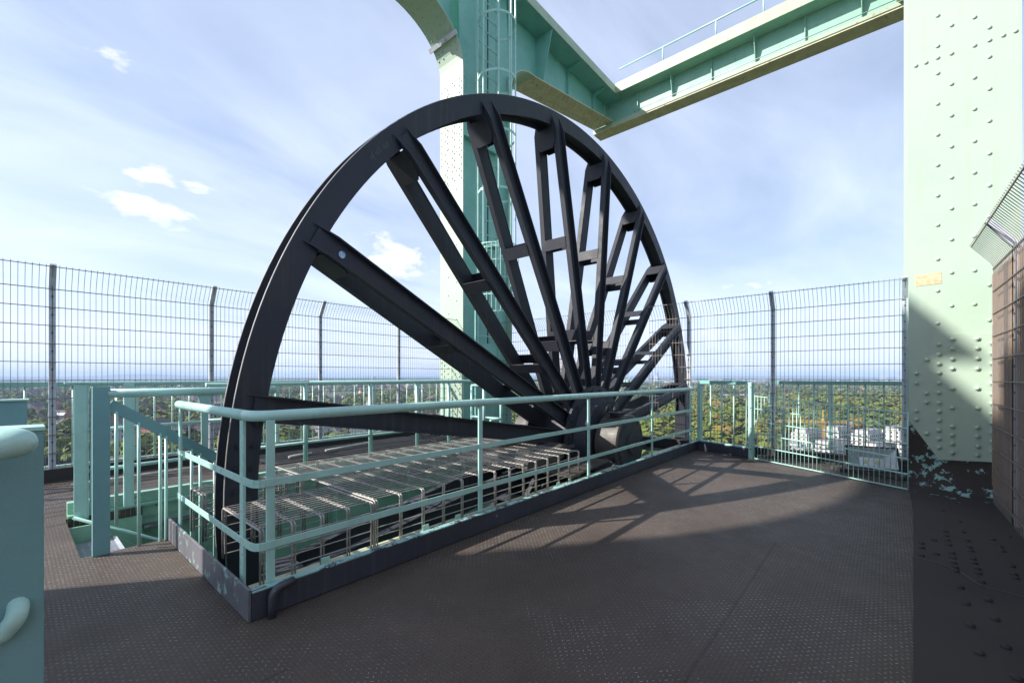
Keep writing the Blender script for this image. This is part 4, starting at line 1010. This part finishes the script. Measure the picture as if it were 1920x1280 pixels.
# apartment blocks on the right, crane, long hall
def block(px, dist, rz, lx, ly, h, fl_, label, wm='render_w'):
    p = cam_pt(px, dist); g = thing('apartment_block', label, 'building', p, 'white apartment blocks below the gate'); g.rotation_euler = (0, 0, rz); occupied.append((p.x, p.y, max(lx, ly) * .7))
    def bb(name, m, b, par):
        o = b.build(name, m, par); o.matrix_parent_inverse = Matrix(); return o
    b = MB(); b.box((-lx / 2, -ly / 2, 0), (lx / 2, ly / 2, h)); b.box((-lx / 2 + 2, -ly / 2 + 2, h), (lx / 2 - 2, ly / 2 - 2, h + 3)); wall_ = b; wn = MB()
    b = MB(); b.box((-lx / 2 - .2, -ly / 2 - .2, h + .003), (lx / 2 + .2, ly / 2 + .2, h + .25)); b.box((-lx / 2 + 1.8, -ly / 2 + 1.8, h + 3.003), (lx / 2 - 1.8, ly / 2 - 1.8, h + 3.2)); bb('roof', 'flat', b, g)
    fh = h / fl_; 
    for s_ in (-1, 1):
        b = wn
        for f_ in range(fl_):
            z = fh * f_ + .9; n_ = int(lx / 3.2)
            for k in range(n_):
                x = -lx / 2 + lx * (k + .5) / n_; b.box((x - .8, s_ * (ly / 2 - .1), z), (x + .8, s_ * (ly / 2 + .05), z + 1.6))
        b = MB()
        for f_ in range(1, fl_):
            for k in range(0, int(lx / 6)):
                x = -lx / 2 + 3 + 6 * k; b.box((x - 1.6, s_ * ly / 2, fh * f_), (x + 1.6, s_ * (ly / 2 + 1.5), fh * f_ + .25)); b.box((x - 1.6, s_ * (ly / 2 + 1.4), fh * f_), (x + 1.6, s_ * (ly / 2 + 1.5), fh * f_ + 1.1))
        bb('balconies', 'grey_r', b, g)
        b = wn
        for f_ in range(fl_):
            z = fh * f_ + .9
            for k in range(int(ly / 3.5)):
                y = -ly / 2 + ly * (k + .5) / int(ly / 3.5); b.box((s_ * (lx / 2 - .1), y - .8, z), (s_ * (lx / 2 + .05), y + .8, z + 1.6))
    build2('wall', [(wall_, wm), (wn, 'win')], g)
for i, (px, dist, rz, lx, ly, h, fl_, lb) in enumerate((
    (1515, 375, .45, 26, 13, 13, 4, 'white flat roofed apartment block left of the crane mast'), (1572, 385, .45, 24, 13, 14, 4, 'white apartment block just right of the crane mast'),
    (1628, 370, .5, 28, 13, 13, 4, 'white apartment block above the floodlight'), (1680, 385, .5, 20, 13, 14, 4, 'white apartment block beside the last fence post'),
    (1560, 330, .45, 30, 13, 10, 3, 'low white apartment block before the crane'), (1492, 325, .9, 22, 11, 9, 3, 'pale low block at the left end of the white estate'),
    (1715, 335, .5, 24, 13, 11, 3, 'white apartment block at the foot of the right column'), (1640, 322, .45, 18, 12, 9, 3, 'low white block half hidden by the floodlight'))):
    block(px, dist, YAW + rz - 1.57, lx, ly, h, fl_, lb)
p = cam_pt(1395, 1060); occupied.append((p.x, p.y, 60))
g = thing('long_hall', 'long white flat industrial hall among the trees', 'hall', p); g.rotation_euler = (0, 0, YAW - 1.5)
wall_ = MB(); wall_.box((-95, -14, 0), (95, 14, 16))
b = MB(); b.box((-96, -15, 16.01), (96, 15, 17)); o = b.build('roof', 'metal_w', g); o.matrix_parent_inverse = Matrix()
b = MB()
for k in range(30): b.box((-93 + 6.3 * k, -14.1, 3), (-89 + 6.3 * k, -13.9, 6)); b.box((-93 + 6.3 * k, -14.1, 9), (-89 + 6.3 * k, -13.9, 12))
build2('wall', [(wall_, 'render_w'), (b, 'brick')], g)
for (px, dd, lx, lb) in ((110, 620, 50, 'shed with bright pale roof right of the first fence post'), (30, 700, 40, 'low shed with pale roof at the left edge'), (315, 900, 60, 'pale roofed hall seen over the flared railing post')):
    p = cam_pt(px, dd); occupied.append((p.x, p.y, 30)); g = thing('shed', lb, 'shed', p, 'pale roofed sheds'); g.rotation_euler = (0, 0, YAW - 1.2)
    b = MB(); b.box((-lx / 2, -12, 0), (lx / 2, 12, 6)); o = b.build('wall', 'grey_r', g); o.matrix_parent_inverse = Matrix()
    b = MB(); b.prism([(-lx / 2 - 1, -13, 6.05), (-lx / 2 - 1, 0, 9), (-lx / 2 - 1, 13, 6.05), (-lx / 2 - 1, 13, 6.35), (-lx / 2 - 1, 0, 9.35), (-lx / 2 - 1, -13, 6.35)], (lx + 2, 0, 0)); o = b.build('roof', 'metal_w', g); o.matrix_parent_inverse = Matrix()
# tower crane
p = cam_pt(1543, 352); g = thing('tower_crane', 'yellow tower crane over the white apartment blocks', 'crane', p); g.rotation_euler = (0, 0, YAW - math.pi / 2)
def lattice(b, p0, p1, w_, n_, r_=.14):
    p0, p1 = Vector(p0), Vector(p1); d = (p1 - p0).normalized(); a = d.cross(Vector((0, 1, 0.01))).normalized(); c = d.cross(a)
    cs = [(a + c) * w_ / 2, (a - c) * w_ / 2, (-a - c) * w_ / 2, (-a + c) * w_ / 2]
    for q_ in cs: b.tube([p0 + q_, p1 + q_], r_, 4)
    for k in range(n_):
        u0, u1 = p0 + (p1 - p0) * k / n_, p0 + (p1 - p0) * (k + 1) / n_
        for i in range(4): b.tube([u0 + cs[i], u1 + cs[(i + 1) % 4]], r_ * .7, 4)
b = MB(); lattice(b, (0, 0, 0), (0, 0, 24), 1.8, 14); b.tube([(0, 0, 24), (0, 0, 34)], [1.0, .2], 4); o = b.build('mast', 'yellow', g); o.matrix_parent_inverse = Matrix()
b = MB(); lattice(b, (-60, 6, 24.5), (0, 0, 24.5), 1.5, 34, .13); o = b.build('jib', 'yellow', g); o.matrix_parent_inverse = Matrix()
b = MB(); lattice(b, (0, 0, 24.5), (24, -2.4, 24.5), 1.5, 14, .13); o = b.build('counter_jib', 'yellow', g); o.matrix_parent_inverse = Matrix()
b = MB(); b.box((18, -3.2, 21.5), (23, -1.2, 24)); o = b.build('counterweight', 'grey_r', g); o.matrix_parent_inverse = Matrix()
b = MB(); b.tube([(0, 0, 33.8), (-34, 3.4, 25.2)], .07, 4); b.tube([(0, 0, 33.8), (20, -2, 25.2)], .07, 4); o = b.build('stay_ropes', 'grey_r', g); o.matrix_parent_inverse = Matrix()
b = MB(); b.box((.9, -1, 22.3), (2.7, 1, 24.3)); o = b.build('cab', 'render_w', g); o.matrix_parent_inverse = Matrix()

# far skyline: cooling tower, towers, chimneys
g = MB(); p = cam_pt(1231, 7000); prof = [(0, 48), (30, 40), (60, 33), (90, 30), (115, 31.5), (125, 33)]
o_ = len(g.v)
for z, rr_ in prof:
    for k in range(24): g.v.append((p.x + rr_ * math.cos(k * math.pi / 12), p.y + rr_ * math.sin(k * math.pi / 12), GZ + z))
for i in range(5):
    for k in range(24): g.f.append((o_ + i * 24 + k, o_ + i * 24 + (k + 1) % 24, o_ + (i + 1) * 24 + (k + 1) % 24, o_ + (i + 1) * 24 + k)); g.sm.append(True)
tag(g.build('cooling_tower', 'render_w'), 'pale cooling tower on the horizon right of the hub', 'cooling tower')
for px, h_, w_, dd in ((1206, 120, 26, 7600), (1214, 135, 30, 7800), (1221, 105, 22, 7500), (1197, 90, 24, 7700), (1241, 60, 40, 7300), (1180, 70, 30, 7300), (1655, 62, 60, 5200), (1690, 58, 80, 5000), (83, 95, 10, 8200), (1010, 60, 50, 7000), (700, 70, 70, 8200)):
    p = cam_pt(px, dd); g = thing('tower_block', 'slim distant tower block on the hazy skyline', 'tower block', p, 'distant tower blocks on the skyline')
    b = MB(); b.box((-w_ / 2, -w_ / 2, 0), (w_ / 2, w_ / 2, h_)); b.box((-w_ / 4, -w_ / 4, h_), (w_ / 4, w_ / 4, h_ + 5)); wall_ = b
    b = MB()
    for k in range(1, int(h_ / 6)): b.box((-w_ / 2 - .2, -w_ / 2 - .2, k * 6), (w_ / 2 + .2, w_ / 2 + .2, k * 6 + 2))
    build2('wall', [(wall_, 'grey_r'), (b, 'win')], g)
# far town as a mass of small boxes
def mass(items, name, m, label):
    b = MB()
    for (x, y, w_, d_, h_) in items: b.box((x - w_, y - d_, GZ), (x + w_, y + d_, GZ + h_))
    tag(b.build(name, m), label, name.replace('_', ' '), kind='stuff')
itw, itr = [], []
for i in range(2600):
    px = r.uniform(-60, 1980); dd = 2000 * (3.6 ** r.random()); 
    if math.sin(px * .011 + dd * .0016) + math.sin(px * .023 - dd * .0009) < -.2: continue
    p = cam_pt(px, dd); (itw if r.random() < .6 else itr).append((p.x, p.y, r.uniform(7, 26), r.uniform(6, 18), r.uniform(7, 15)))
mass(itw, 'distant_town', 'render_w', 'pale buildings of the far town in the haze'); mass(itr, 'distant_roofs', 'tile_r', 'reddish roofs of the far town in the haze')

# trees
def leaf_mat(name, c1, c2):
    m = bpy.data.materials.new(name); m.use_nodes = True; t = m.node_tree; b = t.nodes['Principled BSDF']
    oi = N('ShaderNodeObjectInfo', t); tc = N('ShaderNodeTexCoord', t); n_ = N('ShaderNodeTexNoise', t); n_.inputs['Scale'].default_value = .55; L(tc.outputs['Object'], n_.inputs[0], t)
    f = math_('ADD', math_('MULTIPLY', oi.outputs['Random'], .6, nt_=t), math_('MULTIPLY', n_.outputs[0], .5, nt_=t), nt_=t, clamp=True)
    L(mix_(f, c1, c2, t), b.inputs['Base Color'], t); b.inputs['Roughness'].default_value = .8; b.inputs['Specular IOR Level'].default_value = .2
    return m
M['leaf_g'] = leaf_mat('leaf_green', (.055, .092, .018), (.13, .165, .034))
M['leaf_y'] = leaf_mat('leaf_yellow', (.10, .125, .020), (.19, .185, .034))
M['leaf_o'] = leaf_mat('leaf_autumn', (.17, .12, .022), (.21, .15, .024))
M['leaf_d'] = leaf_mat('leaf_dark', (.036, .062, .018), (.065, .09, .026))
M['bark'] = mat('bark', (.09, .07, .05), .9)
def tree_proto(seed, lm, label, h=15, w_=6.0, nl=750):
    q = random.Random(seed); g = thing('tree', label, 'tree', (0, 0, 0), 'trees of the wood below')
    b = MB(); b.tube([(0, 0, 0), (.1, 0, h * .3), (0, .1, h * .62)], [.45, .32, .12], 6)
    for k in range(4):
        a = k * 1.6 + q.random(); b.tube([(0, 0, h * .35), (math.cos(a) * w_ * .55, math.sin(a) * w_ * .55, h * .62)], [.16, .05], 4)
    b.build('trunk', 'bark', g)
    cl_ = [(Vector((math.cos(a) * rr_, math.sin(a) * rr_, z)), s_) for a, rr_, z, s_ in [(q.random() * 6.28, q.uniform(0, w_ * .62), q.uniform(h * .42, h * .85), q.uniform(w_ * .28, w_ * .46)) for _ in range(13)]]
    cl_.append((Vector((0, 0, h * .85)), w_ * .4))
    b = MB()
    for k in range(nl):
        c, s_ = q.choice(cl_); v = Vector((q.gauss(0, 1), q.gauss(0, 1), q.gauss(0, 1))).normalized() * s_ * q.uniform(.72, 1.05); p = c + v
        nr = (v.normalized() + Vector((q.uniform(-.35, .35), q.uniform(-.35, .35), q.uniform(-.2, .5)))).normalized()
        a = nr.cross(Vector((0, 0, 1)) if abs(nr.z) < .95 else Vector((1, 0, 0))).normalized(); e = nr.cross(a); sz = q.uniform(.7, 1.3)
        b.add([p - a * sz, p + e * sz * .8, p + a * sz, p - e * sz * .8], [(0, 1, 2, 3)])
    b.build('crown', lm, g); return g
tp = [tree_proto(1, 'leaf_g', 'green broad crowned tree in the wood below'), tree_proto(2, 'leaf_y', 'yellow green broad tree in the wood below', 16, 6.5), tree_proto(3, 'leaf_o', 'orange brown autumn tree in the wood below', 14, 5.5),
      tree_proto(4, 'leaf_d', 'dark green tree in the wood below', 17, 5.0), tree_proto(5, 'leaf_g', 'tall green tree in the wood below', 19, 6.0)]
usedt = set()
def place_tree(px, dist, k, s):
    p = cam_pt(px, dist)
    if 150 < px < 440 and 320 < dist < 400: return False
    if 600 < px < 820 and 330 < dist < 420: return False
    for (x, y, rr_) in occupied:
        if (p.x - x) ** 2 + (p.y - y) ** 2 < (rr_ + 2) ** 2: return False
    if k not in usedt: usedt.add(k); o = tp[k]; o.location = p; o.scale = (s, s, s)
    else: dup(tp[k], p, r.random() * 6.28, s)
    return True
cnt = 0
while cnt < 150:                                              # nearest trees right of the hub
    px = r.uniform(1120, 1700); dd = 300 + 330 * r.random()
    if dd < 400 and px > 1455: continue
    cnt += place_tree(px, dd, r.choice([0, 1, 1, 2, 4, 1, 3, 4, 0]) if px > 1300 else r.choice([1, 1, 2, 4, 0]), r.uniform(1.1, 1.7))
while cnt < 285:
    px = r.uniform(0, 860); dd = 300 + 350 * r.random()
    cnt += place_tree(px, dd, r.choice([0, 0, 1, 3, 4, 0, 2]), r.uniform(.85, 1.3))
# the woods further off: one mass of leafy clumps per colour
def wood(name, m, label, pts, seed, nl=54):
    q = np.random.default_rng(seed); P_ = np.array(pts); n_ = len(P_)
    c = np.repeat(P_[:, :3], nl, 0); s_ = np.repeat(P_[:, 3], nl)
    v = q.normal(size=(n_ * nl, 3)); v /= np.linalg.norm(v, axis=1)[:, None]; v[:, 2] = np.abs(v[:, 2]) * 1.0 - .15
    p = c + v * s_[:, None] * q.uniform(.75, 1.1, (n_ * nl, 1)) * np.array([1, 1, 1.1])
    nr = v + q.uniform(-.3, .3, v.shape); nr[:, 2] += .3; nr /= np.linalg.norm(nr, axis=1)[:, None]
    a = np.cross(nr, [0.03, 0.02, 1.0]); a /= np.linalg.norm(a, axis=1)[:, None]; e = np.cross(nr, a)
    sz = (s_ * q.uniform(.18, .34, n_ * nl))[:, None]
    V = np.stack([p - a * sz, p + e * sz, p + a * sz, p - e * sz], 1).reshape(-1, 3)
    me = bpy.data.meshes.new(name); nf = n_ * nl
    me.vertices.add(len(V)); me.vertices.foreach_set('co', V.ravel()); me.loops.add(nf * 4); me.loops.foreach_set('vertex_index', np.arange(nf * 4)); me.polygons.add(nf); me.polygons.foreach_set('loop_start', np.arange(nf) * 4)
    me.update(calc_edges=True); me.materials.append(M[m]); o = bpy.data.objects.new(name, me); sc.collection.objects.link(o)
    tag(o, label, 'woods', kind='stuff')
sets = {0: [], 1: [], 2: [], 3: []}
def freep(p, m_=2):
    return all((p.x - x) ** 2 + (p.y - y) ** 2 > (rr_ + m_) ** 2 for (x, y, rr_) in occupied)
for i in range(9500):
    px = r.uniform(-80, 2000); dd = 290 * (10.0 ** (r.random() ** .8)); dens = 1.0
    if px < 900 and dd > 380 and r.random() < .55: continue
    if 1455 < px < 1750 and dd < 405: continue
    if 150 < px < 440 and 320 < dd < 400: continue
    if 600 < px < 820 and 330 < dd < 420: continue
    if math.sin(px * .018 + dd * .004) + math.sin(px * .008 - dd * .0051) < -1.0 - (.4 if px > 1100 and dd < 1200 else 0): continue
    p = cam_pt(px, dd)
    if not freep(p): continue
    s_ = r.uniform(5.0, 11.5) * (1 + dd / 5000)
    wn = .5 + .5 * math.sin(p.x * .013 + 2) * math.sin(p.y * .017)
    k = (1 if r.random() < .5 else (2 if r.random() < .10 else 0)) if (px > 1000 and dd < 1000 and wn > .3) else (0 if r.random() < .6 else (3 if r.random() < .6 else 1))
    sets[k].append((p.x, p.y, GZ + s_ * .95, s_))
for k, (nm, m_, lb) in enumerate((('green_woods', 'leaf_g', 'green woods spreading between the houses'), ('yellow_woods', 'leaf_y', 'yellow green crowns of the wood'), ('autumn_woods', 'leaf_o', 'brown autumn crowns of the wood'), ('dark_woods', 'leaf_d', 'dark green crowns among the woods'))):
    wood(nm, m_, lb, sets[k], 40 + k)

# ------------------------------------------------------------------ haze: one closed box of air
b = MB(); HB = 19500; b.box((-HB, -HB, GZ - 1.0), (HB, HB, 130.0))
hz = b.build('haze', 'white'); tag(hz, 'pale blue haze over the distant plain', 'haze', kind='stuff')
mh = bpy.data.materials.new('haze_air'); mh.use_nodes = True; th = mh.node_tree; th.nodes.clear()
ov = N('ShaderNodeOutputMaterial', th); pv = N('ShaderNodeVolumePrincipled', th); pv.inputs['Color'].default_value = (.52, .70, 1.0, 1); pv.inputs['Density'].default_value = 1.0e-4; pv.inputs['Anisotropy'].default_value = 0.0
L(pv.outputs[0], ov.inputs['Volume'], th); hz.data.materials.clear(); hz.data.materials.append(mh)
